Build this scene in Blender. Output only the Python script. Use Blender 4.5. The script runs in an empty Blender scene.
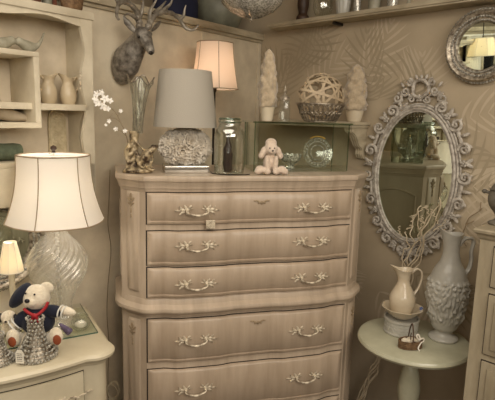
import bpy, bmesh, math, random
from mathutils import Vector, Matrix, noise
R = math.radians
PI = math.pi
SC = bpy.context.scene
COL = SC.collection
random.seed(7)

# ------------------------------------------------------------------ camera
H = 1.62
F = 500.0
PITCH = R(9.65)
ROLL = R(1.6)
cam_d = bpy.data.cameras.new('camera')
cam = bpy.data.objects.new('camera', cam_d)
COL.objects.link(cam)
cam_d.sensor_width = 36
cam_d.lens = F / 495 * 36
cam_d.clip_start = 0.05
cam.matrix_world = Matrix.Translation((0, 0, H)) @ Matrix.Rotation(PI / 2 - PITCH, 4, 'X') @ Matrix.Rotation(ROLL, 4, 'Z')
SC.camera = cam

# ------------------------------------------------------------------ world, exposure, lights
w = bpy.data.worlds.new('shop_air')
SC.world = w
w.use_nodes = True
w.node_tree.nodes['Background'].inputs[0].default_value = (1.0, 0.91, 0.78, 1)
w.node_tree.nodes['Background'].inputs[1].default_value = 0.42
SC.view_settings.view_transform = 'Standard'
SC.view_settings.look = 'None'
SC.view_settings.exposure = 0.24
SC.cycles.transparent_max_bounces = 40
SC.view_settings.gamma = 1
SC.view_settings.use_curve_mapping = False


def area(name, loc, rot, size, power, col):
    l = bpy.data.lights.new(name, 'AREA')
    l.shape = 'RECTANGLE'
    l.size, l.size_y = size
    l.energy = power
    l.color = col
    o = bpy.data.objects.new(name, l)
    COL.objects.link(o)
    o.location = loc
    o.rotation_euler = rot
    return o


WARM = (1.0, 0.91, 0.79)
area('shop_ceiling_light', (-0.3, 0.7, 2.62), (0, 0, 0), (2.0, 1.4), 26, WARM)
area('shop_track_light', (1.45, -0.7, 2.35), (R(66), 0, R(30)), (2.0, 1.0), 36, WARM)


area('front_fill_light', (-0.5, -2.2, 2.3), (R(84), 0, R(-4)), (3.0, 0.8), 22, (1.0, 0.93, 0.84))  # added soft fill behind the camera, brightens the walls and hutch


def point(name, loc, power, col, rad=0.03):
    l = bpy.data.lights.new(name, 'POINT')
    l.energy = power
    l.color = col
    l.shadow_soft_size = rad
    o = bpy.data.objects.new(name, l)
    COL.objects.link(o)
    o.location = loc
    return o


# ------------------------------------------------------------------ where things stand (metres)
def ray(px, py):
    u, v = px - 247.5, py - 200.0
    c, s = math.cos(ROLL), math.sin(ROLL)
    x, z = u * c + v * s, u * s - v * c
    cp, sp = math.cos(PITCH), math.sin(PITCH)
    return Vector((x, F * cp + z * sp, -F * sp + z * cp))


def at_y(px, py, y):
    d = ray(px, py)
    return Vector((0, 0, H)) + d * (y / d.y)


def on_z(px, py, z):
    d = ray(px, py)
    return Vector((0, 0, H)) + d * ((z - H) / d.z)


def on_plane(px, py, n, c):
    d = ray(px, py)
    return Vector((0, 0, H)) + d * (c / (n[0] * d.x + n[1] * d.y))


CX, CY = 0.055, 3.25                      # the corner of the two walls
LA = R(52)                                # left wall: local x axis heads into the corner
RA = R(-45)                               # right wall: local x axis heads out of the corner
LN = Vector((-math.sin(LA), math.cos(LA)))      # into the left wall
RN = Vector((-math.sin(RA), math.cos(RA)))      # into the right wall
LC = LN.x * CX + LN.y * CY
RC = RN.x * CX + RN.y * CY
CA = R(15)
CHO = Vector((0.031, 2.079, 0))           # chest, middle of its front at the floor


def lw(px, py, off=0.0):                  # a spot on the left wall, off metres in front of it
    return on_plane(px, py, LN, LC - off)


def rw(px, py, off=0.0):
    return on_plane(px, py, RN, RC - off)


def ch(u, v, z):                          # chest's own coordinates
    c, s = math.cos(CA), math.sin(CA)
    return Vector((CHO.x + u * c - v * s, CHO.y + u * s + v * c, z))


# ------------------------------------------------------------------ materials
MATS = {}


def srgb(c):
    if isinstance(c, str):
        c = [int(c[i:i + 2], 16) / 255 for i in (0, 2, 4)]
    return tuple(((x + .055) / 1.055) ** 2.4 if x > .04045 else x / 12.92 for x in c) + (1,)


def mat(name, col, rough=.6, metal=0., col2=None, scale=8., bump=0., bscale=60., stretch=None,
        spec=.4, sheen=0., coat=0., detail=5., lo=.35, hi=.65, sss=0.):
    m = bpy.data.materials.new(name)
    m.use_nodes = True
    nt = m.node_tree
    b = nt.nodes['Principled BSDF']
    b.inputs['Base Color'].default_value = srgb(col)
    b.inputs['Roughness'].default_value = rough
    b.inputs['Metallic'].default_value = metal
    b.inputs['Specular IOR Level'].default_value = spec
    b.inputs['Sheen Weight'].default_value = sheen
    b.inputs['Coat Weight'].default_value = coat
    tc = nt.nodes.new('ShaderNodeTexCoord')
    mp = nt.nodes.new('ShaderNodeMapping')
    nt.links.new(tc.outputs['Object'], mp.inputs[0])
    if stretch:
        mp.inputs['Scale'].default_value = stretch
    if col2:
        n = nt.nodes.new('ShaderNodeTexNoise')
        n.inputs['Scale'].default_value = scale
        n.inputs['Detail'].default_value = detail
        n.inputs['Roughness'].default_value = .6
        nt.links.new(mp.outputs[0], n.inputs['Vector'])
        r = nt.nodes.new('ShaderNodeValToRGB')
        r.color_ramp.elements[0].position = lo
        r.color_ramp.elements[1].position = hi
        r.color_ramp.elements[0].color = srgb(col2)
        r.color_ramp.elements[1].color = srgb(col)
        nt.links.new(n.outputs['Fac'], r.inputs[0])
        nt.links.new(r.outputs[0], b.inputs['Base Color'])
    if bump:
        n2 = nt.nodes.new('ShaderNodeTexNoise')
        n2.inputs['Scale'].default_value = bscale
        n2.inputs['Detail'].default_value = 4
        nt.links.new(mp.outputs[0], n2.inputs['Vector'])
        bp = nt.nodes.new('ShaderNodeBump')
        bp.inputs['Strength'].default_value = bump
        bp.inputs['Distance'].default_value = .004
        nt.links.new(n2.outputs['Fac'], bp.inputs['Height'])
        nt.links.new(bp.outputs[0], b.inputs['Normal'])
    MATS[name] = m
    return m


def thin_glass(name, tint='E8F0E8', rough=.03, ior=1.5, base=.04):
    m = bpy.data.materials.new(name)
    m.use_nodes = True
    nt = m.node_tree
    nt.nodes.clear()
    out = nt.nodes.new('ShaderNodeOutputMaterial')
    tr = nt.nodes.new('ShaderNodeBsdfTransparent')
    tr.inputs[0].default_value = srgb(tint)
    gl = nt.nodes.new('ShaderNodeBsdfGlossy')
    gl.inputs['Roughness'].default_value = rough
    gl.inputs['Color'].default_value = (.95, .95, .92, 1)
    fr = nt.nodes.new('ShaderNodeLayerWeight')
    fr.inputs['Blend'].default_value = .5
    pw = nt.nodes.new('ShaderNodeMath')
    pw.operation = 'POWER'
    pw.inputs[1].default_value = 3.2
    nt.links.new(fr.outputs['Facing'], pw.inputs[0])
    ad = nt.nodes.new('ShaderNodeMath')
    ad.operation = 'MULTIPLY_ADD'
    ad.inputs[1].default_value = min(.9, ior - .75)
    ad.inputs[2].default_value = base
    ad.use_clamp = True
    mx = nt.nodes.new('ShaderNodeMixShader')
    nt.links.new(pw.outputs[0], ad.inputs[0])
    nt.links.new(ad.outputs[0], mx.inputs[0])
    nt.links.new(tr.outputs[0], mx.inputs[1])
    nt.links.new(gl.outputs[0], mx.inputs[2])
    nt.links.new(mx.outputs[0], out.inputs[0])
    MATS[name] = m
    return m


def fabric_shade(name, col, trans=.6, sheer=.0):
    m = bpy.data.materials.new(name)
    m.use_nodes = True
    nt = m.node_tree
    nt.nodes.clear()
    out = nt.nodes.new('ShaderNodeOutputMaterial')
    d = nt.nodes.new('ShaderNodeBsdfDiffuse')
    t = nt.nodes.new('ShaderNodeBsdfTranslucent')
    d.inputs[0].default_value = srgb(col)
    t.inputs[0].default_value = srgb(col)
    tc = nt.nodes.new('ShaderNodeTexCoord')
    n = nt.nodes.new('ShaderNodeTexNoise')
    n.inputs['Scale'].default_value = 25
    n.inputs['Detail'].default_value = 6
    nt.links.new(tc.outputs['Object'], n.inputs['Vector'])
    bp = nt.nodes.new('ShaderNodeBump')
    bp.inputs['Strength'].default_value = .15
    bp.inputs['Distance'].default_value = .003
    nt.links.new(n.outputs['Fac'], bp.inputs['Height'])
    nt.links.new(bp.outputs[0], d.inputs['Normal'])
    mx = nt.nodes.new('ShaderNodeMixShader')
    mx.inputs[0].default_value = trans
    nt.links.new(d.outputs[0], mx.inputs[1])
    nt.links.new(t.outputs[0], mx.inputs[2])
    last = mx
    if sheer:
        tp = nt.nodes.new('ShaderNodeBsdfTransparent')
        m2 = nt.nodes.new('ShaderNodeMixShader')
        m2.inputs[0].default_value = sheer
        nt.links.new(mx.outputs[0], m2.inputs[1])
        nt.links.new(tp.outputs[0], m2.inputs[2])
        last = m2
    nt.links.new(last.outputs[0], out.inputs[0])
    MATS[name] = m
    return m


def bulb_mat(name, col, strength):
    m = bpy.data.materials.new(name)
    m.use_nodes = True
    b = m.node_tree.nodes['Principled BSDF']
    b.inputs['Emission Color'].default_value = srgb(col)
    b.inputs['Emission Strength'].default_value = strength
    MATS[name] = m
    return m


mat('plaster_left', 'DDD0B6', .85, col2='BFB199', scale=3.2, bump=.25, bscale=14, lo=.36, hi=.62)
mat('plaster_right', 'C0B096', .85, col2='A99A81', scale=2.2, bump=.2, bscale=18, lo=.3, hi=.7)
mat('frond_pale', 'C3B49B', .85)
mat('frond_dark', 'A5977E', .85)
mat('floor_wood', '5C4A38', .5, col2='40342A', scale=5, stretch=(1, 9, 1), bump=.2)
mat('ceiling_paint', 'A89A84', .9)
mat('ledge_paint', 'C2B69C', .6, col2='A1947B', scale=7, bump=.25, bscale=30, stretch=(1, 1, 3))
mat('hutch_paint', 'D3C8B0', .6, col2='BBAF96', scale=6, bump=.2, bscale=30)
mat('hutch_back', 'DCCEB6', .75, col2='C6B89F', scale=7)
mat('chest_paint', 'C4B29C', .42, col2='A99782', scale=4, stretch=(5, 1, .6), bump=.12, bscale=18, coat=.15, lo=.3, hi=.7)
mat('chest_front_paint', 'BBA892', .40, col2='A5927C', scale=5, stretch=(4, 1, .5), bump=.1, bscale=18, coat=.15, lo=.3, hi=.7)
mat('chest_side_green', 'A9AC98', .45, col2='989C88', scale=5)
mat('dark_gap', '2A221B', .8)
mat('aged_edge', '8B785F', .6, col2='A89578', scale=30)
mat('handle_paint', 'D3C6AE', .4, col2='7C6C57', scale=55, metal=.15, lo=.32, hi=.52)
mat('night_paint', 'D2C7AC', .4, col2='BFB397', scale=5, bump=.1, bscale=20, coat=.2)
mat('dresser_paint', 'ACA088', .45, col2='988C74', scale=5, stretch=(4, 1, 1), bump=.1)
mat('table_paint', 'C3C1A8', .3, col2='B2B096', scale=9, coat=.3, bump=.08, bscale=25)
mat('mirror_frame_paint', 'CBC4B8', .55, col2='93897C', scale=45, bump=.5, bscale=90, lo=.35, hi=.6)
mat('mirror_silver', 'D2DBCF', .015, metal=1)
mat('green_edge', '3F5A4A', .15)
mat('mirror_block', 'BDB7AC', .18, metal=.9)
mat('antique_silver', 'C9BDA9', .3, metal=.5, col2='5F5345', scale=60, bump=.5, bscale=120)
mat('chrome', 'E2DED6', .3, metal=.75)
mat('deer_pewter', 'A29B90', .42, metal=.35, col2='5E574E', scale=40, bump=.7, bscale=110)
mat('antler_pewter', 'A39B8D', .38, metal=.35, col2='6E6558', scale=30, bump=.4, bscale=80)
mat('white_ceramic', 'C0BDB2', .4, col2='AFACA1', scale=8, coat=.3)
mat('cream_ceramic', 'DDD0B8', .25, col2='D2C2A6', scale=9, coat=.5)
mat('pitcher_ceramic', 'CFBE9F', .35, col2='BEAC8D', scale=9, coat=.3)
mat('ivory_plaque', 'D2C4A3', .55, col2='B8A988', scale=30, bump=.3)
mat('flower_white', 'F0E9DC', .6, col2='E0D5C3', scale=12, bump=.3, bscale=40, sheen=.2)
mat('orchid_white', 'F0EBE2', .5)
mat('stem_brown', '8D7B60', .6)
mat('frog_bronze', 'B3A180', .42, metal=.3, col2='3F3124', scale=34, bump=1, bscale=70, lo=.40, hi=.58)
mat('wicker_brown', '86694A', .7, col2='5E462F', scale=70, bump=1, bscale=120)
mat('wicker_dark', '5F4838', .7, col2='453226', scale=50, bump=1, bscale=90)
mat('willow_cream', 'DCCDB2', .6, col2='BFAE90', scale=20)
mat('plush_cream', 'E6DAC3', .9, col2='D3C5AB', scale=40, bump=1, bscale=160, sheen=.5)
mat('plush_pink', 'E0CDB9', .9, col2='CDB8A2', scale=60, bump=1, bscale=130, sheen=.5)
mat('plush_fluff', 'C4B296', .95, col2='AD9B80', scale=50, bump=1, bscale=120, sheen=.6)
mat('navy_felt', '171B2A', .9, bump=.4, bscale=200, sheen=.1)
mat('white_trim', 'D9D6CC', .8)
mat('red_ribbon', 'A3242A', .6)
mat('paw_brown', '8A4526', .85)
mat('dark_nose', '1B1518', .3)
mat('moss_green', '67705A', .9, col2='535B49', scale=30, bump=1, bscale=90)
mat('navy_cloth', '272B45', .8, col2='1D2035', scale=6)
mat('sage_ceramic', '8B8B78', .45, col2='6E6C5D', scale=8)
mat('grey_linen', 'ABA497', .9, bump=.3, bscale=250)
mat('iron_dark', '3A332C', .4, metal=.6)
mat('filigree', 'A79B88', .35, metal=.7, col2='6B6052', scale=70)
mat('ball_strap', 'C4B193', .55, col2='A8957A', scale=20, metal=.1)
mat('figurine_grey', 'A9A491', .5, col2='8B8672', scale=25)
mat('foot_plaster', 'BFB19A', .7, col2='A9997F', scale=14)
mat('tag_paper', 'E6E0D0', .8)
mat('tag_ink', '4A443E', .8)
mat('crystal_grey', 'E2DED2', .12, metal=.3, col2='6E6A5E', scale=120)
mat('cord_cream', 'CDC0A4', .6)
mat('wood_dark', '4A3526', .5, col2='33241A', scale=20)
mat('reflection_plum', '2E222C', .1, coat=.6)
mat('stripe_violet', '7C6C8A', .6, col2='3E3547', scale=90)
mat('gold_leaf', 'C29A52', .35, metal=.6)
mat('grey_urn', '7E786B', .5, col2='5D574C', scale=20)
mat('rattan_red', '7B4A33', .7, col2='5C3524', scale=40)
mat('night_glass', '14181C', .08, coat=.5)
mat('blue_gem', '5C6FA0', .2)
thin_glass('clear_glass')
thin_glass('case_glass', 'F9FCF9', .02, 1.35, .03)
thin_glass('glass_edge', 'CFDDD2', .05, 1.4, .08)
thin_glass('jar_glass', 'F9FBF9', .04, 1.65, .17)
thin_glass('cut_glass', 'F3F4F0', .08, 1.45, .07)
thin_glass('swirl_glass', 'F8F7F2', .12, 1.7, .16)
thin_glass('dome_glass', 'B9BFB4', .08, 1.8, .35)
fabric_shade('shade_cream', 'F4EEE4', .32)
fabric_shade('shade_peach', 'F2E3D3', .5)
fabric_shade('shade_white', 'F4EEDF', .6)
bulb_mat('bulb_lit', 'FFE2B0', 6)


def milky(name, share):
    nt = MATS[name].node_tree
    out = [n for n in nt.nodes if n.type == 'OUTPUT_MATERIAL'][0]
    old = out.inputs[0].links[0].from_socket
    d = nt.nodes.new('ShaderNodeBsdfDiffuse')
    d.inputs[0].default_value = srgb('F4F1E8')
    mx = nt.nodes.new('ShaderNodeMixShader')
    mx.inputs[0].default_value = share
    nt.links.new(old, mx.inputs[1])
    nt.links.new(d.outputs[0], mx.inputs[2])
    nt.links.new(mx.outputs[0], out.inputs[0])


milky('swirl_glass', .13)
milky('cut_glass', .03)


# ------------------------------------------------------------------ mesh building
class MB:
    def __init__(s):
        s.bm = bmesh.new()
        s.mi = 0

    def _f(s, vs):
        try:
            f = s.bm.faces.new(vs)
            f.material_index = s.mi
            return f
        except ValueError:
            return None

    def box(s, x0, x1, y0, y1, z0, z1, bev=0.0, M=None):
        r = bmesh.ops.create_cube(s.bm, size=1)
        vs = r['verts']
        for v in vs:
            v.co = Vector((x0 + (v.co.x + .5) * (x1 - x0), y0 + (v.co.y + .5) * (y1 - y0), z0 + (v.co.z + .5) * (z1 - z0)))
        fs = set(f for v in vs for f in v.link_faces)
        for f in fs:
            f.material_index = s.mi
        if bev:
            es = list(set(e for v in vs for e in v.link_edges))
            rr = bmesh.ops.bevel(s.bm, geom=es, offset=bev, segments=2, affect='EDGES', profile=.6)
            for f in rr['faces']:
                f.material_index = s.mi
            vs = list(set(v for f in rr['faces'] for v in f.verts) | set(v for v in vs if v.is_valid))
        if M is not None:
            for v in vs:
                v.co = M @ v.co
        return s

    def grid(s, fn, nu, nv, cu=False, cv=False):
        vs = [[s.bm.verts.new(fn(i / (nu if cu else nu - 1), j / (nv if cv else nv - 1))) for j in range(nv)] for i in range(nu)]
        for i in range(nu if cu else nu - 1):
            for j in range(nv if cv else nv - 1):
                s._f((vs[i][j], vs[(i + 1) % nu][j], vs[(i + 1) % nu][(j + 1) % nv], vs[i][(j + 1) % nv]))
        return vs

    def lathe(s, prof, seg=32, c=(0, 0, 0), fn=None, sx=1, sy=1, M=None):
        c = Vector(c)
        rings = []
        for k, (r, z) in enumerate(prof):
            ring = []
            for i in range(seg):
                a = 2 * PI * i / seg
                rr, zz = (r, z) if fn is None else fn(a, r, z)
                p = Vector((c.x + rr * math.cos(a) * sx, c.y + rr * math.sin(a) * sy, c.z + zz))
                if M is not None:
                    p = M @ p
                ring.append(s.bm.verts.new(p))
            rings.append(ring)
        for k in range(len(rings) - 1):
            for i in range(seg):
                s._f((rings[k][i], rings[k][(i + 1) % seg], rings[k + 1][(i + 1) % seg], rings[k + 1][i]))
        if prof[0][0] < 1e-4 or prof[-1][0] < 1e-4:
            bmesh.ops.remove_doubles(s.bm, verts=rings[0] + rings[-1], dist=1e-6)
        return rings

    def cap(s, ring, flip=False):
        s._f(tuple(reversed(ring)) if flip else tuple(ring))

    def tube(s, pts, r, seg=8, closed=False, flat=1.0):
        pts = [Vector(p) for p in pts]
        n = len(pts)
        rs = r if isinstance(r, (list, tuple)) else [r] * n
        up = Vector((0, 0, 1))
        rings = []
        prev = None
        for i, p in enumerate(pts):
            if closed:
                t = pts[(i + 1) % n] - pts[i - 1]
            else:
                t = pts[min(i + 1, n - 1)] - pts[max(i - 1, 0)]
            if t.length < 1e-9:
                t = Vector((0, 0, 1))
            t.normalize()
            if prev is None:
                a = up if abs(t.dot(up)) < .9 else Vector((1, 0, 0))
                nx = (a - t * a.dot(t)).normalized()
            else:
                nx = prev - t * prev.dot(t)
                nx = nx.normalized() if nx.length > 1e-6 else t.orthogonal().normalized()
            prev = nx
            ny = t.cross(nx)
            rings.append([s.bm.verts.new(p + (nx * math.cos(2 * PI * k / seg) + ny * math.sin(2 * PI * k / seg) * flat) * rs[i]) for k in range(seg)])
        m = n if closed else n - 1
        for i in range(m):
            A, B = rings[i], rings[(i + 1) % n]
            for k in range(seg):
                s._f((A[k], A[(k + 1) % seg], B[(k + 1) % seg], B[k]))
        if not closed:
            s.cap(rings[0], True)
            s.cap(rings[-1])
        return s

    def ell(s, c, r, M=None, sub=2, q=None):
        res = bmesh.ops.create_icosphere(s.bm, subdivisions=sub, radius=1)
        rr = Vector(r if not isinstance(r, (int, float)) else (r, r, r))
        c = Vector(c)
        for v in res['verts']:
            p = Vector((v.co.x * rr.x, v.co.y * rr.y, v.co.z * rr.z))
            if q is not None:
                p = q @ p
            v.co = p + c
            if M is not None:
                v.co = M @ v.co
        for f in set(f for v in res['verts'] for f in v.link_faces):
            f.material_index = s.mi
        return s

    def loft(s, secs, seg=20):
        """secs: (centre, radius sideways, radius up, direction, up)"""
        rings = []
        for c, ra, rb, d, up in secs:
            c, d, up = Vector(c), Vector(d).normalized(), Vector(up)
            sx = d.cross(up).normalized()
            uy = sx.cross(d).normalized()
            rings.append([s.bm.verts.new(c + sx * math.cos(2 * PI * k / seg) * ra + uy * math.sin(2 * PI * k / seg) * rb) for k in range(seg)])
        for A, B in zip(rings, rings[1:]):
            for k in range(seg):
                s._f((A[k], A[(k + 1) % seg], B[(k + 1) % seg], B[k]))
        s.cap(rings[0], True)
        s.cap(rings[-1])
        return s

    def outline(s, ol, prof, closed_top=True, closed_bot=True):
        """ol: closed list of (x,y); prof: (offset, z) rings grown outwards along the outline's normals"""
        n = len(ol)
        nr = []
        area2 = sum(ol[i][0] * ol[(i + 1) % n][1] - ol[(i + 1) % n][0] * ol[i][1] for i in range(n))
        sg = 1 if area2 > 0 else -1
        for i in range(n):
            a, b, c = Vector(ol[i - 1]), Vector(ol[i]), Vector(ol[(i + 1) % n])
            e1, e2 = (b - a).normalized(), (c - b).normalized()
            n1, n2 = Vector((e1.y, -e1.x)) * sg, Vector((e2.y, -e2.x)) * sg
            m = (n1 + n2)
            m = m.normalized() / max(.5, m.normalized().dot(n1)) if m.length > 1e-6 else n1
            nr.append(m)
        rings = [[s.bm.verts.new((ol[i][0] + nr[i].x * o, ol[i][1] + nr[i].y * o, z)) for i in range(n)] for o, z in prof]
        for A, B in zip(rings, rings[1:]):
            for k in range(n):
                s._f((A[k], A[(k + 1) % n], B[(k + 1) % n], B[k]))
        if closed_bot:
            s.cap(rings[0], True)
        if closed_top:
            s.cap(rings[-1])
        return s

    def prism(s, poly, y0, y1, bev=0.0):
        """poly in x,z; thickness y0..y1"""
        A = [s.bm.verts.new((x, y0, z)) for x, z in poly]
        B = [s.bm.verts.new((x, y1, z)) for x, z in poly]
        n = len(poly)
        s.cap(A)
        s.cap(B, True)
        for i in range(n):
            s._f((A[i], B[i], B[(i + 1) % n], A[(i + 1) % n]))
        return s

    def build(s, name, mats, parent=None, world=None, sharp=35, remesh=0, smooth=True, solid=0):
        bm = s.bm
        if world is not None:
            Mi = world_matrix(world).inverted()
            bmesh.ops.transform(bm, matrix=Mi, verts=bm.verts)
        bmesh.ops.recalc_face_normals(bm, faces=bm.faces)
        me = bpy.data.meshes.new(name)
        bm.to_mesh(me)
        bm.free()
        if not isinstance(mats, (list, tuple)):
            mats = [mats]
        for m in mats:
            me.materials.append(MATS[m])
        o = bpy.data.objects.new(name, me)
        COL.objects.link(o)
        if remesh or solid:
            if solid:
                md = o.modifiers.new('t', 'SOLIDIFY')
                md.thickness = solid
                md.offset = 0
            if remesh:
                md = o.modifiers.new('r', 'REMESH')
                md.mode = 'VOXEL'
                md.voxel_size = remesh
                md = o.modifiers.new('s', 'SMOOTH')
                md.iterations = 6
                md.factor = .5
            dg = bpy.context.evaluated_depsgraph_get()
            me2 = bpy.data.meshes.new_from_object(o.evaluated_get(dg))
            o.modifiers.clear()
            o.data = me2
            me2.name = name
            me = me2
        if smooth:
            me.polygons.foreach_set('use_smooth', [True] * len(me.polygons))
            if not remesh:
                me.set_sharp_from_angle(angle=R(sharp))
        if parent:
            o.parent = parent
        return o


def world_matrix(o):
    M = Matrix.Translation(o.location) @ o.rotation_euler.to_matrix().to_4x4()
    if o.parent:
        M = world_matrix(o.parent) @ M
    return M


def thing(name, label, cat, loc=(0, 0, 0), rz=0., group=None):
    o = bpy.data.objects.new(name, None)
    o.empty_display_size = .05
    COL.objects.link(o)
    o.location = loc
    o.rotation_euler = (0, 0, rz)
    return tag(o, label, cat, group)


def tag(o, label, cat, group=None, kind=None):
    o['label'] = label
    o['category'] = cat
    if group:
        o['group'] = group
    if kind:
        o['kind'] = kind
    return o


def struct(name, mb, m, label=None, **k):
    o = mb.build(name, m, **k)
    o['kind'] = 'structure'
    if label:
        o['label'] = label
    return o


def kids(o):
    return [c for c in COL.objects if c.parent == o]


def copy_tree(o, parent=None):
    c = o.copy()
    COL.objects.link(c)
    c.parent = parent
    for k in kids(o):
        copy_tree(k, c)
    return c


def spline(P, n=8):
    P = [Vector(p) for p in P]
    out = []
    for i in range(len(P) - 1):
        p0, p1, p2, p3 = P[max(i - 1, 0)], P[i], P[i + 1], P[min(i + 2, len(P) - 1)]
        for k in range(n):
            t = k / n
            out.append(.5 * ((2 * p1) + (p2 - p0) * t + (2 * p0 - 5 * p1 + 4 * p2 - p3) * t * t + (3 * p1 - p0 - 3 * p2 + p3) * t ** 3))
    out.append(P[-1])
    return out


def lerp(a, b, t):
    return a + (b - a) * t


def tab(T, t):                            # piecewise linear table look-up
    if t <= T[0][0]:
        return T[0][1]
    for (a, x), (b, y) in zip(T, T[1:]):
        if t <= b:
            return x + (y - x) * (t - a) / (b - a)
    return T[-1][1]


def rot_to(d, up=Vector((0, 0, 1))):
    return Vector(d).to_track_quat('Z', 'Y').to_matrix()


# ================================================================== THE ROOM
ledge_z = 2.115
# left wall is a partition that stops below the ceiling with a ledge on it
LW0 = thing('tmp', 'x', 'x', (CX, CY, 0), LA)         # frames used only to build structure in
RW0 = thing('tmp', 'x', 'x', (CX, CY, 0), RA)


def in_frame(o, fr):
    o.location = fr.location
    o.rotation_euler = fr.rotation_euler
    return o


m = MB()
m.box(-4.6, 0, 0, .08, 0, 2.078)
in_frame(struct('wall_left', m, 'plaster_left', smooth=False), LW0)
m = MB()
m.box(-4.6, .0, -.028, .62, 2.078, ledge_z, .006)
m.box(-4.6, .0, -.012, .02, 2.062, 2.078, .003)
in_frame(struct('trim_1', m, 'ledge_paint', 'painted ledge board along the top of the left partition'), LW0)
m = MB()
m.box(-4.6, 1.2, .62, .70, 0, 2.8)
in_frame(struct('wall_rear', m, 'plaster_right', smooth=False), LW0)
m = MB()                                    # narrow end batten of the partition at the corner
m.box(-.035, -.004, -.010, .0, 0, 2.061, .003)
in_frame(struct('trim_2', m, 'plaster_left'), LW0)
m = MB()
for x in (-.52, -.98):
    m.box(x - .015, x + .015, -.006, .0, 0, 2.061, .002)
in_frame(struct('trim_3', m, 'plaster_left'), LW0)


# right wall with its painted palm fronds
def frond(mb, cx, cz, ang, L, n=11, curve=.5, wid=.16, mi=1):
    mb.mi = mi
    y = -.0012 - random.random() * .0006
    x, z, a = cx, cz, ang
    st = L / n
    for i in range(n + 1):
        t = i / n
        ll = wid * math.sin(PI * min(1, .18 + t * .86)) * (1.0 + .15 * random.random())
        for sgn in (-1, 1):
            la = a + sgn * (1.05 - .55 * t)
            pts = []
            px, pz, aa = x, z, la
            for k in range(6):
                pts.append((px, pz, aa))
                px += math.cos(aa) * ll / 5
                pz += math.sin(aa) * ll / 5
                aa += (a - aa) * .13 - .05 * math.cos(aa)
            L1, L2 = [], []
            for k, (qx, qz, qa) in enumerate(pts):
                wv = .0068 * math.sin(PI * (k / 5 * .9 + .08))
                L1.append(mb.bm.verts.new((qx - math.sin(qa) * wv, y, qz + math.cos(qa) * wv)))
                L2.append(mb.bm.verts.new((qx + math.sin(qa) * wv, y, qz - math.cos(qa) * wv)))
            for k in range(5):
                mb._f((L1[k], L1[k + 1], L2[k + 1], L2[k]))
        x += math.cos(a) * st
        z += math.sin(a) * st
        a += curve / n
    mb.mi = 0


m = MB()
m.box(-.75, 4.6, 0, .08, 0, 2.8)
rnd = random.Random(3)
fr = [(.20, 1.72, 1.9, .34, .5), (.42, 1.70, 1.2, .40, -.6), (.55, 1.98, 2.9, .36, .5), (.70, 1.78, .7, .42, .5),
      (.86, 1.72, 2.2, .40, -.6), (1.02, 1.66, 1.1, .30, .4), (1.14, 1.74, 2.5, .35, .6), (1.30, 1.62, .4, .36, -.4),
      (1.34, 1.50, -.9, .34, .4), (1.22, 1.36, -.4, .30, .6), (1.40, 1.30, 1.9, .40, .5), (1.25, 1.10, .5, .35, -.6),
      (1.38, 1.04, 2.5, .34, .5), (.52, 1.35, -1.8, .32, .4), (.60, 1.10, -1.2, .34, -.5), (.50, .86, -.8, .4, .6),
      (.75, .80, -2.0, .36, .5), (.95, .70, -.9, .40, -.5), (1.15, .84, -.5, .34, .5), (1.0, .45, .3, .4, .5),
      (.30, 1.95, .4, .32, .5), (.62, .52, 2.2, .36, .5), (1.5, 1.85, .2, .3, .4), (1.45, 1.7, -.6, .4, .5), (.12, 1.62, 1.3, .4, -.3)]
for i, (x, z, a, L, c) in enumerate(fr):
    frond(m, x, z, a, L, 9, c * 1.5, .19, 1 if i % 2 else 2)
in_frame(struct('wall_right', m, ['plaster_right', 'frond_pale', 'frond_dark'], 'beige wall painted with pale palm fronds', smooth=False), RW0)

m = MB()
m.box(-4.4, 4.4, -2.6, 4.6, -.05, 0)
struct('floor', m, 'floor_wood', smooth=False)
m = MB()
m.box(-4.4, 4.4, -2.6, 4.6, 2.8, 2.85)
struct('ceiling', m, 'ceiling_paint', smooth=False)
m = MB()
m.box(-4.4, 4.4, -2.6, -2.5, 0, 2.8)
struct('wall_near', m, 'plaster_right', smooth=False)
m = MB()
m.box(-4.5, -4.4, -2.6, 4.6, 0, 2.8)
struct('wall_west', m, 'plaster_right', smooth=False)
m = MB()
m.box(4.4, 4.5, -2.6, 4.6, 0, 2.8)
struct('wall_east', m, 'plaster_right', smooth=False)
# window with a half drawn white curtain further along the left wall, seen in the round mirror
m = MB()
for a, b, c, d in ((-3.30, -2.14, 1.22, 1.27), (-3.30, -2.14, 1.99, 2.04), (-3.30, -3.25, 1.27, 1.99), (-2.19, -2.14, 1.27, 1.99), (-2.74, -2.70, 1.27, 1.99)):
    m.box(a, b, -.03, -.001, c, d, .003)
in_frame(struct('window_1', m, 'ledge_paint'), LW0)
m = MB()
m.box(-3.25, -2.19, -.006, -.002, 1.27, 1.99)
in_frame(struct('window_2', m, 'night_glass', smooth=False), LW0)
m = MB()
for k in range(9):
    m.tube([(-3.2 + .12 * k, -.009, 1.28), (-3.2 + .12 * k + (.12 if k % 2 else -.02), -.009, 1.98)], .006, 5)
in_frame(struct('trim_4', m, 'ledge_paint'), LW0)
m = MB()
m.grid(lambda a, b: Vector((-2.62 + .26 * a, -.06 - .012 * math.sin(a * 40), 1.24 + .80 * b)), 50, 2)
m.grid(lambda a, b: Vector((-3.24 + .20 * a, -.06 - .012 * math.sin(a * 32), 1.24 + .80 * b)), 40, 2)
m.box(-3.3, -2.15, -.072, -.060, 2.035, 2.047)
m.box(-3.3, -3.29, -.072, -.001, 2.035, 2.047)
m.box(-2.16, -2.15, -.072, -.001, 2.035, 2.047)
in_frame(struct('trim_5', m, 'white_trim'), LW0)
for o in (LW0, RW0):
    bpy.data.objects.remove(o)

# ================================================================== TALL CHEST
HW, CW = .4515, .095                        # half the drawer front, the canted corner
DEP = .40


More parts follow.
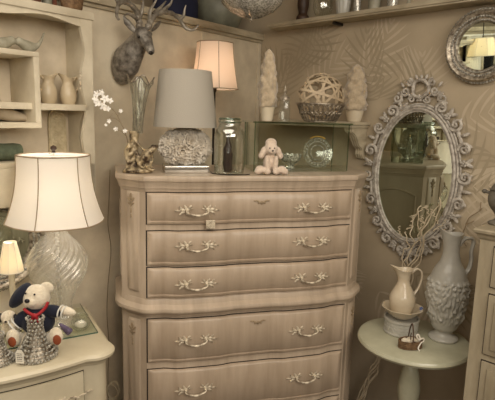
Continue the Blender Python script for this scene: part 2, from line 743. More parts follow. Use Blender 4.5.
def serp(u):
    t = min(1, abs(u / HW))
    sm = lambda x: x * x * (3 - 2 * x)
    k = sm(min(1, max(0, (.86 - t) / .16))) - .62 * sm(min(1, max(0, (.34 - t) / .16)))
    return .016 * k + .010 * (1 - t * t)


def chest_outline(back=DEP):
    ol = [(-HW + 2 * HW * i / 96, -serp(-HW + 2 * HW * i / 96)) for i in range(97)]
    ol += [(HW + CW, CW), (HW + CW, back), (-HW - CW, back), (-HW - CW, CW)]
    return ol


def round_outline(r=.05, back=DEP):
    """the same plan with its four front corners eased into curves"""
    ol = chest_outline(back)
    keep = ol[6:91]

    def arc(a, b, c, rr):
        a, b, c = Vector(a), Vector(b), Vector(c)
        p, q = b + (a - b).normalized() * rr, b + (c - b).normalized() * rr
        return [tuple(p * (1 - k) ** 2 + b * 2 * k * (1 - k) + q * k * k) for k in [i / 6 for i in range(7)]]
    A, B, C, D = (HW, 0), (HW + CW, CW), (HW + CW, back), (-HW - CW, back)
    return keep + arc(keep[-1], A, B, .024) + arc(A, B, C, r) + [C, D] + arc(D, (-B[0], B[1]), (-A[0], 0), r) + arc((-B[0], B[1]), (-A[0], 0), keep[0], .024)


chest = thing('tall_chest', 'tall cream chest of drawers with serpentine front between the lamp nightstand and the round table', 'chest of drawers', CHO, CA)
m = MB()
m.outline(chest_outline(), [(.012, .0), (.014, .07), (0, .10), (0, 1.322)])
m.build('body', 'chest_paint', chest)
m = MB()
m.outline(chest_outline(), [(.002, 1.308), (.005, 1.320), (.008, 1.322), (.009, 1.332), (.014, 1.342), (.016, 1.349), (.020, 1.352), (.022, 1.362), (.020, 1.370), (.015, 1.374)])
m.build('top', 'chest_paint', chest)
m = MB()
m.outline(round_outline(), [(.002, .780), (.008, .788), (.010, .794), (.020, .798), (.028, .805), (.030, .813), (.027, .822), (.016, .829), (.008, .836), (.005, .850), (.002, .858)])
m.build('waist_moulding', 'chest_paint', chest)

# arched panel on each side
for sx in (-1, 1):
    m = MB()
    poly = []
    for i in range(17):
        t = i / 16
        poly.append((.13 + .24 * t, 1.20 + .035 * math.sin(PI * t)))
    poly = [(.13, .93)] + poly + [(.37, .93)]
    pts = [Vector((sx * (HW + CW), y, z)) for y, z in poly]
    m.tube(pts, .006, 6, closed=True)
    m.build('side_panel', 'chest_paint', chest)

# canted posts
for sx in (-1, 1):
    for z0, z1 in ((.885, 1.305), (.12, .765)):
        m = MB()
        nx, ny = sx * .7071, -.7071           # outwards
        tx, ty = sx * .7071, .7071
        c0 = Vector((sx * (HW + CW / 2), CW / 2, 0))
        # a long shallow half column along the cant
        prof = [(-.034, .000), (-.030, .006), (-.018, .010), (0, .012), (.018, .010), (.030, .006), (.034, .000)]
        zs = [z0, z0 + .01, z1 - .01, z1]
        k = [.3, 1, 1, .3]
        g = [[m.bm.verts.new(c0 + Vector((tx * a + nx * b * kk, ty * a + ny * b * kk, z))) for a, b in prof] for z, kk in zip(zs, k)]
        for i in range(3):
            for j in range(len(prof) - 1):
                m._f((g[i][j], g[i][j + 1], g[i + 1][j + 1], g[i + 1][j]))
        m.build('corner_post', 'chest_paint', chest)
    for zt in (1.285, .735):
        m = MB()
        c0 = Vector((sx * (HW + CW / 2), CW / 2, 0)) + Vector((sx * .7071, -.7071, 0)) * .013
        T = Vector((sx * .7071, .7071, 0))
        U = Vector((0, 0, 1))
        for (a, b, l, ww, an) in [(0, 0, .016, .007, PI / 2), (-.010, -.012, .014, .005, 2.3), (.010, -.012, .014, .005, .8), (0, -.030, .018, .005, PI / 2), (-.009, -.030, .010, .004, 2.6), (.009, -.030, .010, .004, .5), (0, -.058, .014, .004, PI / 2), (0, -.080, .010, .003, PI / 2)]:
            d = T * math.cos(an) + U * math.sin(an)
            q = Matrix((d, d.cross(Vector((sx * .7071, -.7071, 0))), Vector((sx * .7071, -.7071, 0)))).transposed()
            m.ell(c0 + T * a + U * (zt + b), (l, ww, .004), q=q, sub=1)
        m.build('carved_drop', 'aged_edge', chest)

# drawer handles: two leafy plates and a bail
def handle_mesh():
    m = MB()
    for s in (-1, 1):
        for (x, z, l, ww, an) in [(.060, .003, .013, .0065, .35), (.060, -.008, .012, .0055, -.4), (.048, .013, .013, .0055, 1.0), (.040, -.011, .010, .005, -1.0),
                                  (.080, .000, .014, .004, 0), (.042, .004, .012, .007, .2), (.030, .015, .010, .0045, 2.4), (.068, .012, .010, .0045, .9), (.068, -.013, .009, .004, -.8), (.024, .006, .008, .0035, 2.9)]:
            q = Matrix.Rotation(-an, 3, 'Y')
            if s < 0:
                q = Matrix.Rotation(PI + an, 3, 'Y')
            m.ell((s * x, -.004, z), (l, .0035, ww), q=q, sub=1)
        m.ell((s * .042, -.010, .000), (.006, .008, .006), sub=2)
    pts = spline([(-.046, -.012, 0), (-.040, -.018, -.009), (-.022, -.022, -.015), (0, -.024, -.018), (.022, -.022, -.015), (.040, -.018, -.009), (.046, -.012, 0)], 4)
    m.tube(pts, [.0028 + .0022 * math.sin(PI * i / (len(pts) - 1)) for i in range(len(pts))], 6)
    m.ell((0, -.025, -.019), (.008, .004, .0045), sub=1)
    return m


H0 = handle_mesh().build('handle', 'handle_paint')
hme = H0.data
bpy.data.objects.remove(H0)
m = MB()
for s in (-1, 1):
    for (x, z, l, ww, an) in [(.016, .004, .013, .004, .5), (.010, -.002, .010, .004, -.6), (.028, .006, .008, .003, .1)]:
        m.ell((s * x, -.002, z), (l, .003, ww), q=Matrix.Rotation((-an if s > 0 else PI + an), 3, 'Y'), sub=1)
m.ell((0, -.002, -.002), (.007, .005, .009), sub=1)
K0 = m.build('keyhole_carving', 'aged_edge')
kme = K0.data
bpy.data.objects.remove(K0)

FACE = .018
for di, (z1, z0, hz, key) in enumerate([(1.304, 1.176, 1.237, 1.264), (1.147, 1.004, 1.090, None), (.994, .866, .927, None),
                                   (.772, .580, .683, .736), (.547, .345, .458, None), (.318, .125, .24, None)]):
    m = MB()
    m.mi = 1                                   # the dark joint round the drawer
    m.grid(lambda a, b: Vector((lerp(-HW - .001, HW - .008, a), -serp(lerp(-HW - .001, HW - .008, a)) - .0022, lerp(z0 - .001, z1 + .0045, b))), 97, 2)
    m.mi = 0
    ua, ub = -HW + .004, HW - .010
    us = [0, .004, .012, .020] + [.03 + .94 * i / 80 for i in range(81)] + [.98, .988, .996, 1]

    def prof_u(t):
        return tab([(0, .007), (.004, .009), (.020, .018), (.98, .018), (.996, .009), (1, .007)], t)

    hh = z1 - z0
    zl = [(0, .006), (.004, .010), (.012, .011), (.014, .0085), (.020, .010), (.030, .018), (hh - .010, .018), (hh - .004, .014), (hh, .008)]
    V = []
    for t in us:
        u = lerp(ua, ub, t)
        V.append([m.bm.verts.new((u, -serp(u) - min(prof_u(t), h), z0 + z)) for z, h in zl])
    for i in range(len(us) - 1):
        for j in range(len(zl) - 1):
            m._f((V[i][j], V[i + 1][j], V[i + 1][j + 1], V[i][j + 1]))
    B = []
    loop = [V[i][0] for i in range(len(us))] + [V[-1][j] for j in range(1, len(zl))] + [V[i][-1] for i in range(len(us) - 2, -1, -1)] + [V[0][j] for j in range(len(zl) - 2, 0, -1)]
    back = [m.bm.verts.new((v.co.x, -serp(v.co.x) + .002, v.co.z)) for v in loop]
    for i in range(len(loop)):
        m._f((loop[i], loop[(i + 1) % len(loop)], back[(i + 1) % len(loop)], back[i]))
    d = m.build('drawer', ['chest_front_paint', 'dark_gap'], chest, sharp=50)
    for sx in (-1, 1):
        h = bpy.data.objects.new('handle', hme)
        COL.objects.link(h)
        h.parent = d
        u = sx * .2505
        h.location = (u, -serp(u) - FACE, hz)
    if key:
        k = bpy.data.objects.new('keyhole_carving', kme)
        COL.objects.link(k)
        k.parent = d
        k.location = (.02, -serp(.02) - FACE, key)

# small patterned tag that hangs from the top left handle
p = ch(-.197, -serp(-.197) - FACE - .006, 0)
t = thing('price_tag', 'small patterned square tag hanging from the top left drawer handle of the tall chest', 'tag', (p.x, p.y, 1.160), CA)
m = MB()
m.box(-.019, .019, -.0015, .0015, 0, .036, .001)
for i in range(4):
    for j in range(4):
        m.ell((-.0135 + .009 * i, -.0022, .0045 + .009 * j), (.0034, .001, .0034), sub=1)
m.build('card', 'handle_paint', t)
m = MB()
m.tube([(0, 0, .034), (-.004, -.004, .046), (-.006, -.006, .058)], .0007, 5)
m.build('string', 'cord_cream', t)

# ================================================================== LEFT WALL: HUTCH SHELF
# local frame: x along the wall towards the corner, y into the wall, z up
HP = lw(92, 100, .16)
HP = HP + LN.to_3d() * .16
hutch = thing('wall_hutch', 'large cream wall shelf unit with cubby holes hanging left of the deer head', 'shelf', (HP.x, HP.y, 0), LA)
HD = .16                                    # depth
WL = -1.05                                  # far left end, out of the picture
m = MB()
m.box(WL, -.01, -.010, -.002, 1.27, 2.0)
m.build('back_board', 'hutch_back', hutch)
m = MB()
m.box(WL, .012, -HD - .012, -.002, 1.975, 2.005, .004)
m.build('top_board', 'hutch_paint', hutch)
m = MB()                                    # scalloped side panel, profile in y,z
pr = []
prof = [(1.27, .150), (1.33, .155), (1.39, .135), (1.45, .10), (1.52, .085), (1.58, .10), (1.625, .135), (1.66, .155), (1.70, .158), (1.80, .150), (1.90, .140), (1.945, .150), (1.975, .158)]
yz = [(-.002, 1.27)] + [(-tab([(z, y) for z, y in prof], 1.27 + .705 * i / 40), 1.27 + .705 * i / 40) for i in range(41)] + [(-.002, 1.975)]
A = [m.bm.verts.new((-.018, y, z)) for y, z in yz]
B = [m.bm.verts.new((.004, y, z)) for y, z in yz]
m.cap(A)
m.cap(B, True)
for i in range(len(yz)):
    m._f((A[i], B[i], B[(i + 1) % len(yz)], A[(i + 1) % len(yz)]))
m.build('side_panel', 'hutch_paint', hutch)
m = MB()                                    # front stile with a wavy inner edge
poly = [(.004, 1.27), (.004, 1.975)] + [(-.042 - .010 * math.cos(2 * PI * (1.975 - .705 * i / 40 - 1.27) / .235), 1.975 - .705 * i / 40) for i in range(41)]
m.prism(poly, -HD - .006, -HD + .010)
m.build('front_stile', 'hutch_paint', hutch)
m = MB()                                    # scalloped rail under the top
poly = [(WL, 1.975), (-.03, 1.975)] + [(-.03 - (-.03 - WL) * i / 60, 1.955 - .010 * math.cos(i / 60 * 2 * PI * 3)) for i in range(61)]
m.prism(poly, -HD - .004, -HD + .010)
m.build('top_rail', 'hutch_paint', hutch)
zs = 1.640
m = MB()
m.box(WL, -.018, -HD + .004, -.011, zs - .018, zs, .003)
m.box(WL, -.018, -HD - .006, -HD + .004, zs - .022, zs + .002, .002)
m.build('middle_shelf', 'hutch_paint', hutch)
m = MB()
m.box(WL, -.018, -HD - .004, -.011, 1.405, 1.425, .003)
m.build('lower_shelf', 'hutch_paint', hutch)
m = MB()
m.box(WL, .004, -HD - .006, -HD + .004, 1.27, 1.405, .003)
m.box(WL, .004, -HD - .004, -.002, 1.262, 1.275, .003)
m.build('bottom_panel', 'hutch_paint', hutch)

# the inner cubby box stands out on the middle shelf line
bp = lw(38, 100, .17)
bx = (Vector((bp.x - HP.x, bp.y - HP.y)).dot(Vector((math.cos(LA), math.sin(LA)))))
ID = .19
m = MB()
bz0, bz1 = lw(38, 128, .19).z, lw(38, 52, .19).z
m.box(bx - .62, bx, -ID, -.011, bz1 - .018, bz1, .002)
m.build('cubby_top', 'hutch_paint', hutch)
m = MB()
m.box(bx - .62, bx, -ID, -.011, bz0, bz0 + .020, .002)
m.build('cubby_bottom', 'hutch_paint', hutch)
m = MB()
m.box(bx - .022, bx, -ID, -.011, bz0 + .020, bz1 - .018, .002)
m.build('cubby_side', 'hutch_paint', hutch)
print('CUBBY', bx, bz0, bz1)


def hl(x, y, z):                            # hutch coordinates to world
    c, s = math.cos(LA), math.sin(LA)
    return Vector((HP.x + x * c - y * s, HP.y + x * s + y * c, z))


# ------------------------------------------------------------------ jugs and pitchers
def pitcher(name, label, cat, loc, rz, prof, mt, spout=(0., .02, .02), handle=None, hr=.005, group=None, relief=None, seg=48, flat=1.0, sy=1.0):
    """spout towards local -x; handle points in local x,z"""
    t = thing(name, label, cat, loc, rz, group)
    zt = prof[-1][1]
    out, up, dep = spout[1], spout[2], spout[0]

    def fn(a, r, z):
        k = max(0., -math.cos(a)) ** 3
        g = max(0., (z - zt * (1 - dep)) / (zt * dep)) if dep else 0
        g = g * g
        back = max(0., math.cos(a)) ** 2
        rr = r + out * k * g
        zz = z + up * (k + .25 * back) * g
        if relief and relief[0] < z < relief[1]:
            e = min(1, (z - relief[0]) / .02, (relief[1] - z) / .02)
            n = noise.noise(Vector((math.cos(a) * 5, math.sin(a) * 5, z * relief[3])))
            n2 = noise.noise(Vector((math.cos(a) * 10 + 4, math.sin(a) * 10, z * relief[3] * 2)))
            rr += relief[2] * e * (abs(n) * 1.6 + n2 * .5)
        return rr, zz
    m = MB()
    rings = m.lathe(prof, seg, fn=fn, sy=sy)
    m.cap(rings[0], True)
    # inner wall
    inn = [(max(r - .003, .001), z) for r, z in prof[::-1] if z > zt * .55]
    R2 = m.lathe(inn, seg, fn=fn, sy=sy)
    for i in range(seg):
        m._f((rings[-1][i], rings[-1][(i + 1) % seg], R2[0][(i + 1) % seg], R2[0][i]))
    m.cap(R2[-1])
    m.build('body', mt, t, sharp=60)
    if handle:
        m = MB()
        pts = spline([(x, 0, z) for x, z in handle], 6)
        n = len(pts) - 1
        m.tube(pts, [hr * (1.15 - .35 * math.sin(PI * i / n)) for i in range(n + 1)], 8, flat=1.4)
        m.build('handle', mt, t)
    return t


def smooth_prof(P, n=5):
    return [(max(p.x, 0.0008), p.z) for p in spline([(r, 0, z) for r, z in P], n)]


# two cream pitchers on the middle shelf
pprof = smooth_prof([(.022, 0), (.026, .005), (.032, .022), (.0335, .044), (.029, .066), (.021, .082), (.020, .094), (.025, .108)])
for px, rz, lab in ((48, LA + PI, 'plain cream pitcher on the hutch shelf with its lip turned right'), (68, LA, 'cream pitcher with curled handle on the hutch shelf, nearer the scalloped edge')):
    q = lw(px, 84, .085)
    pitcher('cream_pitcher', lab, 'pitcher', (q.x, q.y, zs + .0005), rz, pprof, 'pitcher_ceramic', (.35, .018, .016),
            [(.022, .098), (.036, .112), (.048, .100), (.045, .072), (.030, .050)], .0045, 'pitchers on the hutch shelf', sy=.9)
# little tasselled tag at the shelf end
q = lw(79, 85, .168)
t = thing('tassel', 'tiny beaded tassel hanging on the hutch edge right of the two pitchers', 'tassel', (q.x, q.y, 0), LA)
m = MB()
z1 = lw(79, 73, .168).z
m.tube([(0, -.006, z1), (.003, -.008, z1 - .02), (-.002, -.009, z1 - .045), (.002, -.009, z1 - .06)], .0025, 6)
for k in range(6):
    m.ell((.004 * math.sin(k * 2), -.009, z1 - .012 * k), .006 - .0005 * k, sub=1)
m.build('beads', 'handle_paint', t)

# birds on the cubby box
def bird(px, lab, tail, fl=1, yb=48):
    q = lw(px, yb, .10)
    t = thing('bird_figurine', lab, 'figurine', (q.x, q.y, bz1 + .0005), LA, 'bird figurines on the cubby box')
    m = MB()
    m.loft([((-fl * .052, 0, .038), .004, .003, (fl, 0, 0), (0, 0, 1)), ((-fl * .045, 0, .038), .012, .012, (fl, 0, 0), (0, 0, 1)), ((-fl * .034, 0, .040), .016, .017, (fl, 0, 0), (0, 0, 1)),
            ((-fl * .018, 0, .030), .018, .020, (fl, 0, -.1), (0, 0, 1)), ((0, 0, .024), .022, .023, (fl, 0, 0), (0, 0, 1)), ((fl * .02, 0, .026), .018, .018, (fl, 0, .2), (0, 0, 1)),
            ((fl * .04, 0, .034), .012, .009, (fl, 0, .5), (0, 0, 1)), ((fl * .055, 0, .034 + .4 * tail), .009, .005, (fl, 0, 1), (0, 0, 1)), ((fl * .068, 0, .034 + tail), .004, .003, (fl * .6, 0, 1), (0, 0, 1))], 14)
    m.loft([((0, 0, 0), .016, .012, (0, 0, 1), (0, 1, 0)), ((0, 0, .006), .012, .010, (0, 0, 1), (0, 1, 0)), ((0, 0, .012), .010, .008, (0, 0, 1), (0, 1, 0))], 12)
    m.build('bird_body', 'figurine_grey', t, remesh=.003)
    m = MB()
    m.loft([((-fl * .060, 0, .036), .0008, .0008, (fl, 0, 0), (0, 0, 1)), ((-fl * .050, 0, .038), .004, .004, (fl, 0, 0), (0, 0, 1))], 8)
    m.build('beak', 'stem_brown', t)
    return t


bird(28, 'grey bird figurine with its long tail swept up on the cubby box', .052)
bird(3, 'grey bird figurine with short tail on the cubby box at the left edge', .012, -1)

# plaster foot in the cubby
q = lw(10, 115, .10)
t = thing('plaster_foot', 'pale plaster foot form lying inside the open cubby of the wall hutch', 'foot form', (q.x, q.y, bz0 + .0205), LA)
m = MB()
secs = []
for x, z, a, b in [(-.075, .118, .022, .022), (-.068, .09, .022, .024), (-.055, .06, .025, .028), (-.030, .036, .027, .030), (0, .025, .028, .025), (.035, .018, .028, .018), (.065, .013, .025, .013), (.085, .010, .015, .008), (.090, .009, .006, .004)]:
    secs.append(((x, 0, z), a, b, (1, 0, -.9 if x < -.04 else -.2), (0, 0, 1)))
m.loft(secs, 18)
m.ell((-.060, 0, .022), (.030, .024, .0215))
m.build('foot', 'foot_plaster', t, remesh=.004)

# ivory plaque
q = lw(57, 140, .015)
zp0, zp1 = 1.4255, lw(57, 109, .03).z
t = thing('ivory_plaque', 'oval topped ivory relief plaque leaning in the lower bay of the hutch', 'plaque', (q.x, q.y, zp0), LA)
hp = zp1 - zp0
W = .040
m = MB()
poly = [(-W, 0), (W, 0)] + [(W * math.cos(a * PI / 16), hp - W * 1.1 + W * 1.1 * math.sin(a * PI / 16)) for a in range(17)]
m.prism(poly, -.010, .0)
m.build('plate', 'ivory_plaque', t)
m = MB()
m.tube([(x, -.011, z) for x, z in [(-W * .82, .008)] + [(W * .82 * math.cos(PI - a * PI / 16), hp - W * 1.1 + W * .9 * math.sin(a * PI / 16)) for a in range(17)] + [(W * .82, .008)]], .003, 6)
rnd = random.Random(5)
for k in range(34):
    z = .015 + (hp - .035) * k / 33
    x = .014 * math.sin(k * 1.9) * (1.2 if z < hp * .5 else .8)
    m.ell((x, -.012, z), (.008 + .003 * rnd.random(), .004, .007), sub=1)
m.build('carved_relief', 'ivory_plaque', t)

# moss roll
q = lw(4, 158, .09)
t = thing('moss_roll', 'dark green rolled moss bundle on the hutch low shelf at the left edge', 'moss roll', (q.x, q.y, 1.4255), LA)
m = MB()
m.lathe([(.0008, -.085), (.022, -.083), (.031, -.076), (.033, -.03), (.031, .03), (.033, .06), (.030, .080), (.016, .086), (.0008, .083)], 20, fn=lambda a, r, z: (r * (1 + .06 * math.sin(3 * a + 20 * z)), z),
        M=Matrix.Translation((-.02, 0, .034)) @ Matrix.Rotation(PI / 2, 4, 'Y'))
m.build('roll', 'moss_green', t)

# things along the top of the hutch
zt = 2.0055
q = lw(72, 10, .09)
t = thing('woven_basket', 'brown woven oval basket at the right end of the hutch top', 'basket', (q.x, q.y, zt), LA, 'objects on the hutch top')
m = MB()
rings = m.lathe([(.030, 0), (.036, .004), (.043, .02), (.048, .045), (.050, .07), (.046, .07), (.040, .03)], 36, sx=1.0, sy=.7, fn=lambda a, r, z: (r + .0015 * math.sin(18 * a + z * 400), z))
m.cap(rings[0], True)
m.cap(rings[-1])
m.build('weave', 'wicker_brown', t)
m = MB()
m.tube([(.05 * math.cos(a * PI / 12), .035 * math.sin(a * PI / 12), .07) for a in range(24)], .004, 6, closed=True)
m.build('rim', 'wicker_dark', t)
q = lw(57, 5, .05)
t = thing('leather_wedge', 'rust red leather wedge beside the woven basket on the hutch top', 'ornament', (q.x, q.y, zt), LA, 'objects on the hutch top')
m = MB()
m.prism([(-.030, 0), (-.010, 0), (-.018, .09), (-.032, .10)], -.02, .02)
m.build('wedge', 'rattan_red', t)
q = lw(47, 4, .08)
t = thing('green_bottle', 'slim grey green bottle standing on the hutch top', 'bottle', (q.x, q.y, zt), LA, 'objects on the hutch top')
m = MB()
r_ = m.lathe(smooth_prof([(.018, 0), (.020, .05), (.018, .09), (.008, .12), (.008, .15)]), 20)
m.cap(r_[0], True)
m.cap(r_[-1])
m.build('glass', 'sage_ceramic', t)
q = lw(29, 2, .08)
t = thing('brown_bowl', 'brown red woven bowl on the hutch top above the bird figurines', 'bowl', (q.x, q.y, zt), LA, 'objects on the hutch top')
m = MB()
r_ = m.lathe([(.025, 0), (.04, .012), (.052, .05), (.048, .05), (.03, .012)], 28)
m.cap(r_[0], True)
m.cap(r_[-1])
m.build('weave', 'rattan_red', t)

# ================================================================== DEER HEAD
D0 = lw(124, 66)
deer = thing('deer_head', 'pewter coloured stag bust with branching antlers mounted on the left wall', 'deer head', (D0.x, D0.y, D0.z), LA)


def L2(px, py, off):                        # point on the picture ray, off metres in front of the left wall, local to the deer
    p = lw(px, py, off)
    return world_matrix(deer).inverted() @ p


m = MB()
secs = []
ctr = [((122.5, 67), .003, .062, .082), ((123, 66.5), .02, .064, .084), ((127, 61), .06, .058, .076), ((132, 53), .10, .047, .062), ((137, 45), .13, .040, .052), ((141, 38.5), .16, .036, .046)]
pts = [L2(p[0], p[1], o) for p, o, a, b in ctr]
for i, (p, o, a, b) in enumerate(ctr):
    d = pts[min(i + 1, len(pts) - 1)] - pts[max(i - 1, 0)]
    d = Vector((.0, -1, 0)) if i < 2 else d
    secs.append((pts[i], a, b, d, (0, .3, 1)))
m.loft(secs, 24)
# skull to muzzle
hc = [((139.5, 31), .155, .024, .022), ((141, 33), .165, .036, .034), ((143.5, 36.5), .185, .038, .036), ((146, 41), .205, .031, .029), ((148, 45), .225, .023, .022), ((150, 49), .243, .020, .019), ((150.8, 51.5), .253, .019, .017), ((151.3, 53.3), .259, .012, .010)]
hp_ = [L2(p[0], p[1], o) for p, o, a, b in hc]
secs = []
for i, (p, o, a, b) in enumerate(hc):
    d = hp_[min(i + 1, len(hp_) - 1)] - hp_[max(i - 1, 0)]
    secs.append((hp_[i], a, b, d, (0, -1, .4)))
m.loft(secs, 20)
for px, py in ((138.2, 36), (150, 34)):
    m.ell(L2(px, py, .185), (.012, .012, .012))
m.build('bust', 'deer_pewter', deer, remesh=.005)
for px, py, o in ((138.6, 36.8, .203), (149.6, 35.6, .200)):
    m = MB()
    m.ell(L2(px, py, o), .006)
    m.build('eye', 'iron_dark', deer)
m = MB()
m.ell(L2(151, 53, .262), (.012, .006, .009))
m.build('nose', 'iron_dark', deer)
for pts_, rr in (([(137, 33, .15), (132, 28, .135), (127, 22, .12), (123.5, 16, .11)], [.006, .013, .014, .002]), ([(151, 31, .15), (155, 27.5, .12), (158.5, 24, .10), (161, 21, .08)], [.006, .012, .012, .002])):
    m = MB()
    P = [L2(*q_) for q_ in pts_]
    S = spline(P, 5)
    n = len(S) - 1
    m.tube(S, [tab([(i / 3, rr[i]) for i in range(4)], k / n) for k in range(n + 1)], 10, flat=.45)
    m.build('ear', 'deer_pewter', deer)


def antler(beam, tines):
    m = MB()
    P = spline([L2(*q_) for q_ in beam], 6)
    n = len(P) - 1
    m.tube(P, [lerp(.0155, .0045, k / n) * (1 + .12 * math.sin(k * 1.7)) for k in range(n + 1)], 9)
    for tn in tines:
        P = spline([L2(*q_) for q_ in tn], 5)
        n = len(P) - 1
        m.tube(P, [lerp(.011, .0025, k / n) for k in range(n + 1)], 8)
    m.ell(P[0] * 0 + L2(*beam[0]), .015, sub=2)
    m.build('antler', 'antler_pewter', deer)


antler([(148, 27, .165), (151, 21, .16), (156, 14.5, .155), (164, 12, .15), (173, 14, .15), (180, 20, .155), (185, 27.5, .165), (191, 30, .18), (195, 29, .19), (198.5, 25, .20)],
       [[(150, 21, .16), (150, 12, .17), (154, 4, .18), (158, -3, .19)], [(160, 12.5, .15), (166, 8, .16), (171, 3, .17), (173, -4, .18)], [(179, 20, .155), (183.5, 16, .16), (184.5, 10, .165), (186, 5, .17)], [(153, 14, .155), (161, 7, .16), (166, 1, .165)]])
antler([(139, 27, .16), (139, 20, .165), (137, 12, .17), (131, 5, .185), (124, 2, .20), (119, 4, .21), (117, 10, .22), (117, 17, .235), (119.5, 20, .24)],
       [[(139, 19, .165), (142, 10, .175), (143, 2, .18), (141, -6, .19)], [(131, 5, .185), (128, 0, .19), (127, -6, .195)], [(119, 3, .21), (116, -2, .215), (116, -8, .22)], [(138.5, 20, .16), (133, 16, .18), (128, 14, .19), (124, 16, .20)]])

# things standing on the ledge
q = on_z(0, 0, 3)


def ledge_at(px, back):                     # local frame point on the ledge, 'back' metres behind the wall face
    p = on_plane(px, 20, LN, LC + back)
    return Vector((p.x, p.y, ledge_z + .0005))


q = ledge_at(176, .22)
t = thing('navy_bag', 'dark navy cloth bag standing on the ledge above the antlers', 'bag', q, LA)
m = MB()
m.loft([((0, 0, 0), .135, .09, (0, 0, 1), (0, 1, 0)), ((0, 0, .02), .145, .10, (0, 0, 1), (0, 1, 0)), ((0, 0, .12), .15, .10, (0, 0, 1), (0, 1, 0)), ((.01, 0, .24), .12, .08, (0, 0, 1), (0, 1, 0)), ((.02, 0, .32), .07, .05, (0, 0, 1), (0, 1, 0))], 24)
m.build('cloth', 'navy_cloth', t, remesh=.008)
m = MB()
m.tube(spline([(-.06, 0, .27), (-.04, 0, .38), (.04, 0, .41), (.09, 0, .36), (.10, 0, .26)], 6), .008, 8)
m.build('strap', 'navy_cloth', t)
q = ledge_at(218, .20)
print('BOWL', RC - (RN.x * q.x + RN.y * q.y))
t = thing('sage_bowl', 'large round sage grey bowl on the ledge under the crystal ceiling lamp', 'bowl', q, LA)
m = MB()
r_ = m.lathe(smooth_prof([(.08, 0), (.12, .035), (.148, .09), (.155, .15), (.146, .20), (.138, .215)]) + [(.130, .212), (.140, .15), (.10, .05), (.05, .02)], 44)
m.cap(r_[0], True)
m.cap(r_[-1])
m.build('bowl', 'sage_ceramic', t, sharp=60)
m = MB()
m.tube([(.142 * math.cos(a * PI / 20), .142 * math.sin(a * PI / 20), .215) for a in range(40)], .006, 6, closed=True)
m.build('rim', 'filigree', t)

# hanging crystal lamp in the top of the picture
q = at_y(252, -12, 2.35)
lampc = thing('crystal_ceiling_lamp', 'mottled glass bowl lamp hanging from the ceiling at the top edge', 'ceiling lamp', (q.x, q.y, q.z - .13))
m = MB()
m.lathe([(.001, 0), (.05, .010), (.10, .033), (.135, .066), (.145, .10), (.14, .13), (.12, .165)], 40, fn=lambda a, r, z: (r * (1 + .015 * math.sin(20 * a) * math.sin(z * 90)), z + .003 * math.sin(13 * a + z * 60)))
m.build('glass_bowl', 'crystal_grey', lampc, sharp=60)
m = MB()
m.tube([(.146 * math.cos(a * PI / 20), .146 * math.sin(a * PI / 20), .095) for a in range(40)], .005, 6, closed=True)
m.ell((0, 0, -.006), .008)
m.build('rim_band', 'antique_silver', lampc)
m = MB()
m.tube([(0, 0, .10), (0, 0, 2.799 - lampc.location.z)], .006, 8)
m.lathe([(.05, 2.78 - lampc.location.z), (.04, 2.799 - lampc.location.z)], 20)
m.build('hanging_rod', 'antique_silver', lampc)

# ================================================================== LAMPS
def shade_mesh(t, prof, mt, panels=0, rot=0, seg=72, rib='aged_edge', rimr=.0025, name='lamp_shade', tilt=None, poly=.06, ribr=.0018):
    def fn(a, r, z):
        if panels:
            k = (a - rot) * panels / (2 * PI)
            k = abs((k % 1) - .5) * 2          # 1 at rib, 0 mid panel
            r = r * (1 - poly * (1 - k * k))
        return r, z
    m = MB()
    m.lathe(prof, seg, fn=fn)
    s = m.build(name, mt, t, solid=.0015, sharp=60)
    if panels:
        for i in range(panels):
            a = rot + 2 * PI * i / panels
            m = MB()
            m.tube([((r + .0012) * math.cos(a), (r + .0012) * math.sin(a), z) for r, z in prof], ribr, 5)
            rb = m.build('seam_rib', rib, s)
    for r, z, nm in ((prof[0][0], prof[0][1], 'trim_band'), (prof[-1][0], prof[-1][1], 'trim_band')):
        m = MB()
        P = []
        for i in range(seg):
            a = 2 * PI * i / seg
            rr, zz = fn(a, r, z)
            P.append(((rr + .001) * math.cos(a), (rr + .001) * math.sin(a), zz))
        m.tube(P, rimr, 6, closed=True)
        m.build(nm, rib, s)
    return s


# big cream lamp on the nightstand
NZ = .82
LP = on_z(60, 322, NZ + .006)
bl = thing('table_lamp', 'lit table lamp with swirled glass body and big cream panelled shade on the nightstand', 'table lamp', (LP.x, LP.y, NZ + .0055))


def zat(px, py, y):
    return at_y(px, py, y).z


zb_, zt_ = zat(57, 221, LP.y) - bl.location.z, zat(55, 155, LP.y) - bl.location.z
print('LAMP', LP, zb_, zt_)
rb_, rt_ = .172, .125
prof = []
for i in range(15):
    k = i / 14
    r = rb_ + (rt_ - rb_) * (1 - (1 - k) ** 2.3)
    prof.append((r, zb_ + (zt_ - zb_) * k))
shade_mesh(bl, prof, 'shade_cream', 6, R(-32), poly=.05)
hs = zb_                                    # glass body up to the shade
gp = smooth_prof([(.050, .022), (.046, .035), (.045, .060), (.066, .100), (.092, .135), (.104, .178), (.088, .214), (.052, .245), (.030, .268), (.026, .300)], 8)
sc_ = (hs + .01) / .300
gp = [(r, z * sc_) for r, z in gp]
m = MB()
gp = [(tab([(z, r) for r, z in gp], z0_), z0_) for z0_ in [lerp(gp[0][1], gp[-1][1], i / 150) for i in range(151)]]
m.lathe(gp, 200, fn=lambda a, r, z: (r * (1 + .085 * abs(math.sin(10 * a - z * 105)) - .04), z))
m.build('glass_body', 'swirl_glass', bl, sharp=80)
m = MB()
r_ = m.lathe([(.001, 0), (.072, 0), (.075, .004), (.072, .012), (.060, .018), (.050, .026), (.001, .026)], 48)
m.build('base', 'swirl_glass', bl)
m = MB()
zz = .026
while zz < hs + .02:
    m.ell((.0015 * math.cos(zz * 300), .0015 * math.sin(zz * 300), zz), (.009, .009, .008), sub=1)
    zz += .0125
m.build('twisted_rod', 'chrome', bl)
m = MB()
